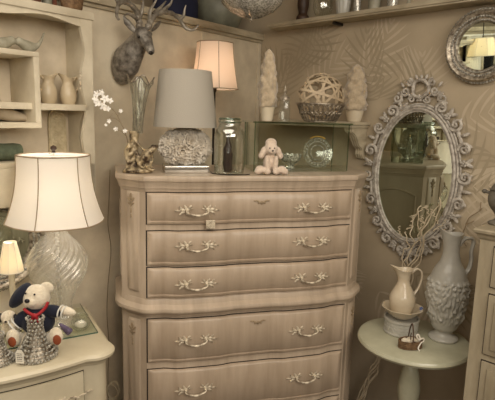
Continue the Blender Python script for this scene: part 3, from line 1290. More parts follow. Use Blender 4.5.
m.lathe([(.001, hs), (.022, hs), (.020, hs + .012), (.012, hs + .03), (.014, hs + .06), (.001, hs + .062)], 20)
m.tube([(0, 0, hs + .06), (.05, 0, hs + .09), (.055, 0, zt_ - .06), (0, 0, zt_ - .002), (-.055, 0, zt_ - .06), (-.05, 0, hs + .09), (0, 0, hs + .06)], .002, 5)
m.tube([(0, 0, zt_ - .004), (0, 0, zt_ + .010)], .004, 8)
for i in range(3):
    a = i * 2 * PI / 3
    m.tube([(0, 0, zt_ - .002), (rt_ * .95 * math.cos(a), rt_ * .95 * math.sin(a), zt_ - .001)], .0015, 5)
m.build('harp', 'chrome', bl)
m = MB()
m.lathe([(.001, zt_ + .008), (.008, zt_ + .009), (.005, zt_ + .014), (.011, zt_ + .022), (.010, zt_ + .030), (.001, zt_ + .035)], 16)
m.build('finial', 'wood_dark', bl)
m = MB()
m.ell((0, 0, hs + .095), (.022, .022, .030))
m.build('bulb', 'bulb_lit', bl)
pl = point('table_lamp_light', (LP.x, LP.y, bl.location.z + hs + .095), 2.0, (1, .96, .90), .035)

# small candle lamp behind the sailor bear
q = on_z(11, 322, NZ)
q = at_y(13, 300, 1.74)
q = Vector((q.x, q.y, NZ + .0005))
cl = thing('candle_lamp', 'small lit candlestick lamp with narrow white pleated shade behind the sailor bear', 'table lamp', q)
z1, z0 = zat(12, 242, q.y) - q.z, zat(11, 271, q.y) - q.z
shade_mesh(cl, [(.042, z0), (.037, lerp(z0, z1, .3)), (.028, lerp(z0, z1, .7)), (.021, z1)], 'shade_white', 8, .2, 48, 'white_trim', .001, poly=.04, ribr=.0008)
m = MB()
m.lathe(smooth_prof([(.001, .0), (.040, .001), (.042, .008), (.025, .016), (.012, .03), (.014, .05), (.010, .06), (.011, z0 - .01), (.013, z0), (.010, z0 + .004), (.001, z0 + .005)], 3), 24)
m.build('candlestick', 'night_paint', cl)
m = MB()
m.tube([(0, 0, z0), (0, 0, z0 + .015)], .004, 8)
m.tube([(-.022, 0, z1 - .004), (.022, 0, z1 - .004)], .0012, 5)
m.ell((0, 0, z0 + .035), (.011, .011, .020))
m.build('bulb', 'bulb_lit', cl)
point('candle_lamp_light', (q.x, q.y, q.z + z0 + .035), 1.7, (1, .92, .80), .012)

# tall lamp in the corner behind the chest with peach shade
q = Vector((-.186, 2.62, 0))
fl = thing('floor_lamp', 'lit lamp with peach pink ribbed shade in the corner behind the tall chest', 'floor lamp', q)
z1, z0 = zat(213, 43, q.y), zat(214, 89, q.y)
prof = []
for i in range(13):
    k = i / 12
    prof.append((.094 + .030 * (1 - k) ** 1.2 * .3 + .022 * (1 - k) ** 1.6, z0 + (z1 - z0) * k))
shade_mesh(fl, prof, 'shade_peach', 6, R(-75), rib='aged_edge', poly=.04)
m = MB()
m.lathe([(.001, 0), (.10, .0005), (.10, .012), (.03, .03), (.008, .05), (.007, z0 - .02), (.012, z0 - .01), (.012, z0 + .04), (.001, z0 + .045)], 24)
m.build('pole', 'iron_dark', fl)
m = MB()
for i in range(3):
    a = i * 2 * PI / 3
    m.tube([(.0, .0, z0 + .03), (.118 * math.cos(a), .112 * math.sin(a), z0 + .004)], .0015, 5)
m.build('shade_ring', 'iron_dark', fl)
m = MB()
m.ell((0, 0, z0 + .085), (.020, .020, .028))
m.build('bulb', 'bulb_lit', fl)
point('floor_lamp_light', (q.x, q.y, z0 + .085), 1.5, (1, .88, .76), .03)

# white flower lamp on the chest
CT = 1.3745
WP = ch(-.278, .135, CT)
wl = thing('flower_lamp', 'unlit lamp with plain drum shade and ruffled white flower base on the tall chest', 'table lamp', WP, CA)
z1, z0 = zat(187, 71, WP.y) - CT, zat(185, 127, WP.y) - CT
m = MB()
m.lathe([(.133, z0), (.108, z1)], 64)
s = m.build('lamp_shade', 'grey_linen', wl, solid=.0015)
m = MB()
for i in range(3):
    a = i * 2 * PI / 3
    m.tube([(0, 0, z1 - .01), (.103 * math.cos(a), .103 * math.sin(a), z1 - .004)], .0012, 5)
m.tube([(0, 0, .10), (0, 0, z1 - .01)], .004, 8)
m.ell((0, 0, z1), .006)
m.build('stem', 'iron_dark', wl)
m = MB()
m.box(-.092, .092, -.075, .045, 0, .030, .002)
m.build('base_block', 'mirror_block', wl)


def rose(mb, c, d, r, rnd):
    q = rot_to(d)
    for k, (fr_, hh) in enumerate([(1.0, .45), (.74, .75), (.48, .95), (.24, 1.05)]):
        n = 5 if k < 3 else 3
        ph = rnd.random() * 6

        def fn(u, v, fr_=fr_, hh=hh, n=n, ph=ph):
            a = 2 * PI * u
            rr = r * fr_ * (.25 + .75 * v ** .7) * (1 + .12 * math.sin(n * a + ph) * v)
            z = r * (hh * v ** 1.6 - .2 + .10 * v * math.sin(2 * n * a + ph * 2))
            if v > .85:
                rr *= 1.06
                z -= r * .06
            return q @ Vector((rr * math.cos(a), rr * math.sin(a), z)) + Vector(c)
        mb.grid(fn, 22, 6, cu=True)


rnd = random.Random(11)
cz = .106
m = MB()
m.ell((0, 0, cz - .005), (.072, .045, .056), sub=3)
m.build('flower_core', 'flower_white', wl)
k = 0
for ring, (el, n) in enumerate([(-42, 8), (-8, 9), (22, 9), (48, 7), (76, 3)]):
    for i in range(n):
        a = 2 * PI * (i + .5 * ring) / n
        d = Vector((math.cos(a) * math.cos(R(el)), math.sin(a) * math.cos(R(el)), math.sin(R(el))))
        c = Vector((d.x * .084, d.y * .050, cz - .004 + d.z * .056))
        m = MB()
        rose(m, c, d, .036 + .008 * rnd.random(), rnd)
        m.build('flower', 'flower_white', wl, solid=.001, sharp=80)

# ================================================================== ON THE CHEST
def chp(px, v, z):                          # spot seen at column px, v metres behind the chest's front line
    n = Vector((-math.sin(CA), math.cos(CA)))
    k = n.x * CHO.x + n.y * CHO.y + v
    p = on_plane(px, 120, n, k)
    return Vector((p.x, p.y, z))


# frog on a stump with a flared glass vase
FP = ch(-.475, .085, CT)
fv = thing('frog_vase', 'bronze frog leaning on a rooted stump that holds a flared glass vase', 'vase', FP, CA)


def FL(px, py, dv=0.):                      # picture ray at chest depth v+dv, in frog coordinates
    n = Vector((-math.sin(CA), math.cos(CA)))
    c = n.x * FP.x + n.y * FP.y + dv
    p = on_plane(px, py, n, c)
    return world_matrix(fv).inverted() @ p


m = MB()
m.loft([((-.005, 0, 0), .060, .040, (0, 0, 1), (0, 1, 0)), ((-.002, 0, .010), .062, .042, (0, 0, 1), (0, 1, 0)), ((0, 0, .022), .048, .034, (0, 0, 1), (0, 1, 0)), ((0, 0, .028), .03, .02, (0, 0, 1), (0, 1, 0))], 26)
for a in range(12):
    m.ell((.052 * math.cos(a * .55), .036 * math.sin(a * .55), .012), (.013, .012, .009), sub=1)
m.build('rocky_base', 'frog_bronze', fv, remesh=.004)
m = MB()
S = [FL(136, 170), FL(135, 160), FL(134, 150), FL(134, 140), FL(134.5, 131)]
S = spline(S, 5)
n = len(S) - 1
m.tube(S, [tab([(0, .024), (.4, .018), (.8, .019), (1, .023)], i / n) for i in range(n + 1)], 12)
for P in ([(134, 150), (129, 158), (128, 165), (124, 171)], [(136, 152), (141, 160), (143, 168)], [(133, 160), (127, 162), (126, 150), (129, 143)], [(135, 140), (140, 146), (146, 152)], [(132, 145), (128, 150), (131, 165), (129, 172)]):
    Q = spline([FL(a, b, -.014 - .01 * (i % 2)) for i, (a, b) in enumerate(P)], 4)
    m.tube(Q, [.0065 + .002 * math.sin(k) for k in range(len(Q))], 7)
m.build('stump', 'frog_bronze', fv, remesh=.0035)
m = MB()
B = [FL(140, 163, -.03), FL(144, 158, -.034), FL(149, 152, -.036), FL(154, 148, -.036), FL(158.5, 145, -.036)]
rr = [(.012, .010), (.021, .019), (.020, .018), (.016, .013), (.005, .004)]
m.loft([(b, r1, r2, B[min(i + 1, 4)] - B[max(i - 1, 0)], (-.5, 0, 1)) for i, (b, (r1, r2)) in enumerate(zip(B, rr))], 16)
for P, r_ in (([(142, 160), (137, 156), (139, 165), (144, 168)], .009), ([(150, 153), (148, 161), (145, 165), (149, 170)], .006), ([(144, 160), (150, 162), (148, 168), (154, 171)], .008), ([(152, 151), (153, 159), (151, 166), (156, 170)], .005)):
    Q = spline([FL(a, b, -.040) for a, b in P], 4)
    m.tube(Q, [lerp(r_, r_ * .5, k / (len(Q) - 1)) for k in range(len(Q))], 8)
m.ell(FL(152.5, 145.5, -.040), .006)
m.ell(FL(153.5, 145.5, -.024), .006)
m.build('frog', 'frog_bronze', fv, remesh=.003)
b0, b1 = FL(137.5, 133), FL(140.5, 80)
hv = (b1 - b0).length
vq = (b1 - b0).normalized()
X = Vector((1, 0, 0)) - vq * vq.x
X.normalize()
Y = vq.cross(X)
m = MB()


def vf(u, v):
    a = 2 * PI * u
    r = tab([(0, .020), (.3, .021), (.6, .027), (.85, .038), (1, .052)], v)
    r *= 1 + .06 * math.sin(8 * a) * v
    z = v * hv + (.016 * max(0, v - .8) * 5 * math.sin(4 * a + 1.2))
    return b0 + vq * z + X * r * math.cos(a) + Y * r * math.sin(a)


m.grid(vf, 48, 22, cu=True)
m.build('glass_vase', 'cut_glass', fv, solid=.002, sharp=80)
m = MB()
for i in range(8):
    a = 2 * PI * i / 8
    P = [vf(a / (2 * PI) + .04 * math.sin(6 * v), v) for v in [k / 12 for k in range(13)]]
    m.tube(P, .0016, 5)
m.tube([vf(k / 48, 1) for k in range(48)], .0022, 5, closed=True)
m.build('etched_ribs', 'filigree', fv)

# orchid spray, standing in the vase
orc = thing('orchid_spray', 'white orchid spray arching left out of the frog vase', 'flower', FL(137, 128) + Vector((0, 0, 0)) if False else world_matrix(fv) @ FL(133, 133, .03))
OM = world_matrix(orc).inverted() @ world_matrix(fv)
oy = .035


def OL(px, py, dv=0.):
    return OM @ FL(px, py, oy + dv)


m = MB()
st = spline([OL(131, 176 - 3), OL(129, 150), OL(126, 135), OL(120, 121), OL(114, 111), OL(107, 105), OL(100, 97), OL(95, 91)], 6)
m.tube(st, [lerp(.0024, .001, i / (len(st) - 1)) for i in range(len(st))], 6)
for a, b in (((120, 122), (110, 118)), ((118, 117), (121, 111)), ((110, 108), (104, 110)), ((126, 136), (117, 130)), ((113, 113), (107, 124))):
    m.tube([OL(*a), OL((a[0] + b[0]) / 2, (a[1] + b[1]) / 2 - 1.5), OL(*b)], .0010, 5)
m.build('stem', 'stem_brown', orc)
rnd = random.Random(4)


def orchid(mb, c, r, d, rnd):
    q = rot_to(d) @ Matrix.Rotation(rnd.random() * 6, 3, 'Z')
    for i in range(5):
        a = 2 * PI * i / 5
        w_ = .62 if i % 2 else .45
        qq = q @ Matrix.Rotation(a, 3, 'Z') @ Matrix.Rotation(-.3, 3, 'Y')
        mb.ell(c + qq @ Vector((r * .55, 0, 0)), (r * .58, r * w_ * .65, r * .06), q=qq, sub=2)
    mb.ell(c + q @ Vector((0, 0, r * .2)), (r * .2, r * .2, r * .28), q=q, sub=1)


for px, py, r in [(97, 94, .016), (102, 92.5, .015), (105, 99, .019), (98, 103, .018), (104, 106, .020), (110, 101, .014), (95, 99, .012), (108, 109, .013), (109, 121, .010), (121, 111, .009), (116, 129, .011), (106, 125, .007), (125, 131, .010)]:
    m = MB()
    orchid(m, OL(px, py, -.012), r * .92, Vector((rnd.uniform(-.5, .3), -1, rnd.uniform(-.1, .5))), rnd)
    m.build('blossom', 'orchid_white', orc)

# big glass jar
JP = chp(230, .048, CT)
jar = thing('glass_jar', 'large clear glass jar with thick rim beside the flower lamp on the tall chest', 'jar', JP, CA)
jh = zat(231, 118, JP.y) - CT
jr = .062
prof = [(0.86, 0), (.97, .02), (1, .06), (1, .60), (.97, .72), (.86, .80), (.72, .85), (.68, .88), (.68, .91), (.74, .92), (.76, .94), (.74, .96), (.69, .965), (.70, .99), (.68, 1.0)]
m = MB()
sp = [(max(p.x, .001), p.z) for p in spline([(r * jr, 0, z * jh) for r, z in prof], 4)]
r_ = m.lathe(sp, 56)
m.cap(r_[0], True)
m.build('glass', 'jar_glass', jar, solid=.004, sharp=70)
m = MB()
for z in (.925, .985):
    m.tube([(.71 * jr * math.cos(a * PI / 24), .71 * jr * math.sin(a * PI / 24), z * jh) for a in range(48)], .0028, 6, closed=True)
m.build('rim', 'glass_edge', jar)
pj = Vector((JP.x - .006, JP.y, CT + .005))  # dark bottle shape added to stand for the jar's dark reflection
t = thing('jar_reflection', 'dark plum bottle shape added inside the large glass jar for its dark reflection', 'bottle', pj, CA)
m = MB()
r_ = m.lathe(smooth_prof([(.014, .002), (.019, .02), (.019, .09), (.012, .12), (.007, .135), (.007, .165)], 4), 20, fn=lambda a, r, z: (r * (1 + .12 * math.sin(z * 120 + a)), z))
m.cap(r_[0], True)
m.cap(r_[-1])
m.build('glass', 'reflection_plum', t)

# cord lying on the chest between lamp and jar
m = MB()
P = [ch(-.170, .11, CT + .003), ch(-.176, .06, CT + .0025), ch(-.170, .02, CT + .0025), ch(-.11, -.020, CT + .0025), ch(-.05, -.020, CT + .0025), ch(-.025, .0, CT + .0025)]
m.tube(spline(P, 6), .0022, 6)
tag(m.build('lamp_cord', 'iron_dark'), 'dark cord lying in front of the glass jar on the tall chest', 'cord')

# poodle
PP = chp(272, .022, CT)
po = thing('plush_poodle', 'cream plush poodle with floppy curly ears sitting before the glass case', 'stuffed animal', PP, CA - .12)
m = MB()
m.ell((0, .012, .048), (.030, .028, .045), sub=3)
m.ell((0, -.002, .108), (.029, .027, .027), sub=3)
m.ell((0, -.028, .098), (.014, .014, .011), sub=2)
m.ell((0, .004, .132), (.025, .022, .020), sub=3)
for s in (-1, 1):
    m.ell((s * .017, -.022, .045), (.012, .014, .038), sub=2, q=Matrix.Rotation(s * .12, 3, 'Y'))
    m.ell((s * .019, -.034, .014), (.016, .016, .0135), sub=2)
    m.ell((s * .046, -.014, .020), (.022, .026, .018), sub=2)
    m.ell((s * .057, -.028, .0145), (.016, .016, .0145), sub=2)
    m.ell((s * .034, 0, .092), (.013, .015, .026), sub=2, q=Matrix.Rotation(-s * .25, 3, 'Y'))
    m.ell((s * .041, -.002, .078), (.013, .014, .015), sub=2)
m.build('body', 'plush_pink', po, remesh=.0028)
for s in (-1, 1):
    m = MB()
    m.ell((s * .010, -.028, .112), .0030)
    m.build('eye', 'dark_nose', po)
m = MB()
m.ell((0, -.0425, .102), (.0045, .0035, .0035))
m.build('nose', 'dark_nose', po)

# glass case
K0_ = chp(297, .185, CT)
case = thing('glass_case', 'low wide clear glass display case with flat lid on the right of the tall chest', 'display case', K0_, CA)
cw, cd, chh = .222, .085, 1.588 - CT
for nm, b in (('front_pane', (-cw, cw, -cd, -cd + .005)), ('back_pane', (-cw, cw, cd - .005, cd)), ('side_pane', (-cw, -cw + .005, -cd + .005, cd - .005)), ('side_pane', (cw - .005, cw, -cd + .005, cd - .005))):
    m = MB()
    m.box(b[0], b[1], b[2], b[3], .005, chh)
    m.build(nm, 'case_glass', case, smooth=False)
m = MB()
m.box(-cw, cw, -cd, cd, 0, .005)
m.build('bottom_pane', 'case_glass', case, smooth=False)
m = MB()
m.box(-cw - .012, cw + .012, -cd - .012, cd + .012, chh, chh + .007, .001)
m.build('lid', 'case_glass', case, smooth=False)
m = MB()
for sx in (-1, 1):
    for sy in (-1, 1):
        m.box(sx * cw - .002, sx * cw + .002, sy * cd - .002, sy * cd + .002, .005, chh)
m.box(-cw - .012, cw + .012, -cd - .0135, -cd - .0118, chh - .0005, chh + .006)
m.build('edge_seal', 'glass_edge', case, smooth=False)
lidz = CT + chh + .0075

# crystal plate and crystal bowl inside
q = chp(318, .18, CT + .0055)
t = thing('crystal_plate', 'round gold topped crystal plate standing inside the glass case', 'plate', q, CA)
pr_ = .073
Mx = Matrix.Translation((0, 0, pr_ + .002)) @ Matrix.Rotation(PI / 2 - .15, 4, 'X')
m = MB()
m.lathe([(.001, 0), (.030, 0), (.040, .006), (pr_, .014), (pr_, .017), (.040, .010), (.028, .005), (.001, .005)], 60, fn=lambda a, r, z: (r * (1 + (.03 * math.cos(24 * a) if r > .05 else 0)), z), M=Mx)
m.build('disc', 'cut_glass', t)
m = MB()
for rr in (.034, .050, .066):
    m.tube([Mx @ Vector((rr * math.cos(a * PI / 24), rr * math.sin(a * PI / 24), .013)) for a in range(48)], .0022, 5, closed=True)
for i in range(24):
    a = i * PI / 12
    m.ell(Mx @ Vector((.058 * math.cos(a), .058 * math.sin(a), .016)), .0045, sub=1)
m.build('cut_pattern', 'crystal_grey', t)
m = MB()
m.tube([Mx @ Vector((.074 * math.cos(a), .074 * math.sin(a), .016)) for a in [R(60 + 6 * i) for i in range(11)]], .004, 6)
m.build('gold_rim', 'gold_leaf', t)
q = chp(292, .185, CT + .0055)
t = thing('crystal_bowl', 'small cut crystal bowl inside the glass case beside the poodle', 'bowl', q, CA)
m = MB()
r_ = m.lathe([(.018, 0), (.022, .004), (.014, .012), (.020, .024), (.042, .040), (.050, .066), (.046, .066), (.036, .044), (.012, .03)], 40, fn=lambda a, r, z: (r * (1 + .05 * math.cos(12 * a)), z + (.004 * math.cos(12 * a) if z > .06 else 0)))
m.cap(r_[0], True)
m.cap(r_[-1])
m.build('bowl', 'crystal_grey', t, sharp=30)

# ------------------------------------------------------------------ wall shelf right of / behind the case
SL, SR = rw(262, 118), rw(371, 121)
s0 = (Vector((SL.x - CX, SL.y - CY))).length
s1 = (Vector((SR.x - CX, SR.y - CY))).length
print('SHELF', s0, s1)
ws = thing('wall_shelf', 'cream wall shelf with carved scroll bracket behind the glass case', 'shelf', (CX, CY, 0), RA)
SZ = 1.600
m = MB()
m.box(.18, s1, -.17, -.001, SZ - .016, SZ, .003)
m.box(.19, s1 - .01, -.16, -.001, SZ - .030, SZ - .016, .003)
m.build('board', 'ledge_paint', ws)
m = MB()
poly = [(0, SZ - .030), (.145, SZ - .030), (.140, SZ - .050), (.115, SZ - .060), (.095, SZ - .075), (.080, SZ - .100), (.062, SZ - .125), (.040, SZ - .135), (.030, SZ - .150), (.034, SZ - .170), (.022, SZ - .190), (0, SZ - .200)]
for nm, x in (('bracket', s1 - .065),):
    m = MB()
    A = [m.bm.verts.new((x, -.001 - d, z)) for d, z in poly]
    B = [m.bm.verts.new((x + .045, -.001 - d, z)) for d, z in poly]
    m.cap(A)
    m.cap(B, True)
    for i in range(len(poly)):
        m._f((A[i], B[i], B[(i + 1) % len(poly)], A[(i + 1) % len(poly)]))
    for k in range(3):
        P = [(x + .008 + .014 * k, -.001 - d - .001, z) for d, z in poly[1:-1]]
        m.tube(P, .003, 5)
    m.build(nm, 'ledge_paint', ws)


# fluffy cream trees in pots
def plush_tree(label, loc, h, r, rz=0):
    t = thing('bottle_brush_tree', label, 'ornament', loc, rz, 'fluffy trees above the glass case')
    m = MB()
    r_ = m.lathe([(r * .50, 0), (r * .58, .006), (r * .74, h * .2), (r * .70, h * .2), (r * .4, h * .17)], 24)
    m.cap(r_[0], True)
    m.cap(r_[-1])
    m.build('pot', 'cream_ceramic', t)
    m = MB()

    def fn(a, rr, z):
        n = noise.noise(Vector((math.cos(a) * 2, math.sin(a) * 2, z * 40)))
        return rr * (1 + .40 * n), z
    pr2 = [(.001, h * .18)] + [(r * tab([(0, .72), (.12, .95), (.4, .85), (.75, .62), (.93, .38), (1, .05)], k / 26), h * .2 + h * .8 * k / 26) for k in range(27)]
    m.lathe(pr2, 36, fn=fn)
    m.build('foliage', 'plush_fluff', t, sharp=80)
    return t


q = chp(267, .20, lidz)
plush_tree('tall fluffy cream tree in a pot at the left end of the glass case lid', q, zat(267, 49, q.y) - lidz, .046)
p = rw(354, 118, .09)
plush_tree('tall fluffy cream tree on the wall shelf right of the strap ball', Vector((p.x, p.y, SZ + .0005)), zat(351, 64, p.y) - SZ, .066)

# shaker
q = chp(284, .14, lidz)
t = thing('glass_shaker', 'small clear glass shaker with pointed metal top between left fluffy tree and filigree bowl', 'shaker', q, CA)
hs_ = zat(284, 85, q.y) - lidz
m = MB()
r_ = m.lathe([(.024, 0), (.026, .004), (.025, hs_ * .45), (.020, hs_ * .62), (.019, hs_ * .64)], 24, fn=lambda a, r, z: (r * (1 + .03 * math.cos(10 * a)), z))
m.cap(r_[0], True)
m.build('glass', 'cut_glass', t)
m = MB()
m.lathe([(.022, hs_ * .60), (.022, hs_ * .66), (.012, hs_ * .70), (.005, hs_ * .76), (.004, hs_ * .80), (.007, hs_ * .84), (.003, hs_ * .90), (.001, hs_)], 20)
m.build('top', 'antique_silver', t)

# filigree bowl and strap ball
q = chp(320, .185, lidz)
bh = zat(320, 104, q.y) - lidz
br = .113
t = thing('filigree_bowl', 'openwork metal bowl on the lid of the glass case under the strap ball', 'bowl', q, CA)
m = MB()


def bowlr(z):
    return tab([(0, .62 * br), (.3, .78 * br), (1, br)], z / bh)


for i in range(30):
    a0 = 2 * PI * i / 30
    for sg in (-1, 1):
        P = []
        for k in range(9):
            z = .003 + (bh - .006) * k / 8
            a = a0 + sg * .14 * math.sin(PI * k / 4)
            P.append((bowlr(z) * math.cos(a), bowlr(z) * .82 * math.sin(a), z))
        m.tube(P, .0022, 5)
    z = bh * .5
    m.ell((bowlr(z) * math.cos(a0), bowlr(z) * .82 * math.sin(a0), z), .006, sub=1)
m.build('filigree_side', 'filigree', t)
m = MB()
for z, rr in ((.003, .0035), (bh - .002, .004)):
    m.tube([(bowlr(z) * math.cos(a * PI / 32), bowlr(z) * .82 * math.sin(a * PI / 32), z + .001) for a in range(64)], rr, 6, closed=True)
m.build('rim', 'filigree', t)
m = MB()
r_ = m.lathe([(.001, .0), (bowlr(0) * .97, 0), (bowlr(0) * .97, .003), (.001, .003)], 40, sy=.82)
m.build('bottom', 'filigree', t)
bc = at_y(318, 88, q.y)
rbx, rbz = .112, .112
bz = lidz + .006 + rbz
t = thing('strap_ball', 'open ball of interwoven cream strips resting in the filigree bowl', 'ball', (q.x, q.y, lidz + .006), CA)
for i in range(14):
    rnd = random.Random(i + 20)
    zf = 1 - (i + .5) / 14
    ax = Vector((math.sqrt(1 - zf * zf) * math.cos(i * 2.4), math.sqrt(1 - zf * zf) * math.sin(i * 2.4), zf + rnd.uniform(-.1, .1))).normalized()
    e1 = ax.orthogonal().normalized()
    e2 = ax.cross(e1)
    m = MB()
    n = 48
    ww = .0055
    V = []
    for k in range(n):
        a = 2 * PI * k / n
        d = (e1 * math.cos(a) + e2 * math.sin(a))
        row = []
        for o, dr in ((-ww, 0), (ww, 0), (ww, -.003), (-ww, -.003)):
            p = d * (1 + .02 * math.sin(3 * a + i) - i * .004) + ax * (o / rbx)
            k_ = 1 + dr / rbx
            row.append(m.bm.verts.new((p.x * rbx * .98 * k_, p.y * rbx * .75 * k_, rbz + p.z * rbz * .96 * k_)))
        V.append(row)
    for k in range(n):
        for j in range(4):
            m._f((V[k][j], V[(k + 1) % n][j], V[(k + 1) % n][(j + 1) % 4], V[k][(j + 1) % 4]))
    m.build('strap', 'ball_strap', t)

# ================================================================== HIGH SHELF ON THE RIGHT WALL
p0 = rw(272, 32)
hs0 = Vector((p0.x - CX, p0.y - CY)).length
hz = 2.150
sh = thing('high_shelf', 'long pale board shelf high on the palm painted wall', 'shelf', (CX, CY, 0), RA)
m = MB()
m.box(hs0 + .07, 2.6, -.11, -.001, hz - .030, hz, .003)
m.box(hs0 + .07, 2.6, -.118, -.110, hz - .022, hz - .004, .002)
m.build('board', 'ledge_paint', sh)
for x in (.6, 1.5):
    m = MB()
    m.box(x, x + .015, -.08, -.001, hz - .045, hz - .030, .002)
    m.build('cleat', 'iron_dark', sh)


def on_high(px, off=.055):
    p = on_plane(px, 10, RN, RC - off)
    return Vector((p.x, p.y, hz + .0005))


def simple_lathe(name, label, cat, loc, prof, mt, part, group, sy=1, fn=None, solid=0):
    t = thing(name, label, cat, loc, RA, group)
    m = MB()
    r_ = m.lathe(smooth_prof(prof, 4), 28, sy=sy, fn=fn)
    m.cap(r_[0], True)
    m.cap(r_[-1])
    m.build(part, mt, t)
    return t


G = 'ornaments on the high shelf'
simple_lathe('wood_candlestick', 'dark turned wooden candlestick at the left end of the high shelf', 'candlestick', on_high(303), [(.036, 0), (.036, .02), (.024, .04), (.032, .08), (.030, .14), (.018, .17), (.026, .19), (.026, .21)], 'wood_dark', 'turned_post', G)
simple_lathe('glass_vase', 'bulging grey glass vase on the high shelf beside the dark candlestick', 'vase', on_high(323), [(.030, 0), (.048, .03), (.054, .07), (.045, .12), (.025, .16), (.032, .19)], 'jar_glass', 'glass', G)
simple_lathe('milk_glass_vase', 'pale ribbed vase on the high shelf right of the grey glass vase', 'vase', on_high(343), [(.028, 0), (.036, .03), (.040, .09), (.030, .15), (.034, .2)], 'white_ceramic', 'body', G, fn=lambda a, r, z: (r * (1 + .03 * math.cos(14 * a)), z))
simple_lathe('patterned_jar', 'narrow dark patterned jar on the high shelf', 'jar', on_high(357), [(.016, 0), (.018, .03), (.018, .12), (.014, .15)], 'crystal_grey', 'body', G)
simple_lathe('frosted_bottle', 'frosted grey bottle on the high shelf above the painted fronds', 'bottle', on_high(374), [(.026, 0), (.030, .03), (.030, .1), (.012, .14), (.012, .18)], 'figurine_grey', 'glass', G)
simple_lathe('beaded_glass', 'short dark beaded tumbler near the top edge on the high shelf', 'glass', on_high(392), [(.024, 0), (.026, .03), (.028, .08), (.030, .1)], 'crystal_grey', 'glass', G)
simple_lathe('grey_goblet', 'grey goblet on the high shelf right of the beaded tumbler', 'goblet', on_high(408), [(.026, 0), (.010, .012), (.008, .05), (.026, .08), (.03, .13)], 'figurine_grey', 'glass', G)

# ================================================================== OVAL MIRROR
P0 = rw(415, 176)
om = thing('oval_mirror', 'grey oval wall mirror with carved scroll frame and open crest above the round table', 'mirror', (P0.x, P0.y, P0.z), RA)
zc = P0.z
az, ax_ = .328, .206                        # ring centre radii
m = MB()
n = 72
E = [(ax_ * math.cos(2 * PI * i / n), az * math.sin(2 * PI * i / n)) for i in range(n)]
m.outline([(x * .97, z * .98) for x, z in E], [(0, .014), (0, .018)])
bmesh.ops.transform(m.bm, matrix=Matrix.Rotation(PI / 2, 4, 'X'), verts=m.bm.verts)
m.build('mirror_glass', 'mirror_silver', om, smooth=False)
m = MB()
for k, (o, rr, y) in enumerate(((0, .007, -.026), (.013, .006, -.020), (-.010, .005, -.020), (.024, .005, -.014))):
    m.tube([((ax_ + o) * math.cos(2 * PI * i / n), y, (az + o) * math.sin(2 * PI * i / n)) for i in range(n)], rr, 8, closed=True)
m.outline([(x * 1.02, z * 1.01) for x, z in E], [(.02, .001), (.02, .012), (-.015, .013), (-.015, .001)])
bm_ = m.bm
n_t = 4 * n * 8
bm_.verts.ensure_lookup_table()
vs = bm_.verts[n_t:]
bmesh.ops.transform(bm_, matrix=Matrix.Rotation(PI / 2, 4, 'X'), verts=vs)
m.build('frame_ring', 'mirror_frame_paint', om)


def scroll(mb, cx, cz, a, size, sg, y=-.02, r=.006, turns=1.35):
    P = []
    for k in range(22):
        t = k / 21
        th = turns * 2 * PI * t
        rr = size * (1 - .78 * t)
        P.append((cx + rr * math.cos(a + sg * th), y - .008 * t, cz + rr * math.sin(a + sg * th)))
    mb.tube(P, [r * (1.1 - .5 * k / 21) for k in range(22)], 7)


def leaf(mb, cx, cz, a, l, w_, y=-.018):
    mb.ell((cx + math.cos(a) * l * .6, y, cz + math.sin(a) * l * .6), (l, .007, w_), q=Matrix.Rotation(-a, 3, 'Y'), sub=2)


def rosette(mb, cx, cz, r, y=-.026):
    for i in range(5):
        a = i * 2 * PI / 5 + .3
        mb.ell((cx + r * .6 * math.cos(a), y, cz + r * .6 * math.sin(a)), (r * .42, .007, r * .42), sub=1)
    mb.ell((cx, y - .006, cz), (r * .3, .006, r * .3), sub=1)


rnd = random.Random(9)
N = 36
for i in range(N):
    a = 2 * PI * i / N + .05
    if R(70) < a % (2 * PI) < R(112):
        continue
    o = .046 + .008 * math.sin(3 * a)
    cx, cz_ = (ax_ + o) * math.cos(a), (az + o) * math.sin(a)
    ta = math.atan2((az) * math.cos(a), -(ax_) * math.sin(a))
    na = math.atan2(math.sin(a) / az, math.cos(a) / ax_)
    k = i % 4
    m = MB()
    bot = math.sin(a) < -.75
    if k == 0:
        scroll(m, cx, cz_, na + PI, .030 + .003 * rnd.random(), 1, r=.0085)
        leaf(m, cx + .016 * math.cos(na), cz_ + .016 * math.sin(na), na + .7, .014, .007)
        leaf(m, cx, cz_, ta, .018, .007)
    elif k == 1:
        rosette(m, cx - .008 * math.cos(na), cz_ - .008 * math.sin(na), .018)
        leaf(m, cx, cz_, na + .5, .024, .010)
        leaf(m, cx, cz_, na - .6, .024, .010)
    elif k == 2:
        scroll(m, cx, cz_, na + PI, .030, -1, r=.0085)
        scroll(m, cx + .016 * math.cos(na), cz_ + .016 * math.sin(na), na, .015, 1, r=.006)
    else:
        leaf(m, cx - .01 * math.cos(na), cz_ - .01 * math.sin(na), ta, .026, .010)
        leaf(m, cx - .01 * math.cos(na), cz_ - .01 * math.sin(na), ta + PI, .026, .010)
        m.ell((cx + .01 * math.cos(na), -.024, cz_ + .01 * math.sin(na)), (.009, .009, .009), sub=1)
        leaf(m, cx, cz_, na, .026, .009)
    m.build('scroll_ornament', 'mirror_frame_paint', om)
m = MB()                                    # crest: open cartouche, ribbons and curls
cz0 = az + .095
m.tube([(.040 * math.cos(t_) * (1 + .12 * math.cos(3 * t_)), -.024, cz0 + .042 * math.sin(t_)) for t_ in [i * PI / 16 for i in range(32)]], .009, 8, closed=True)
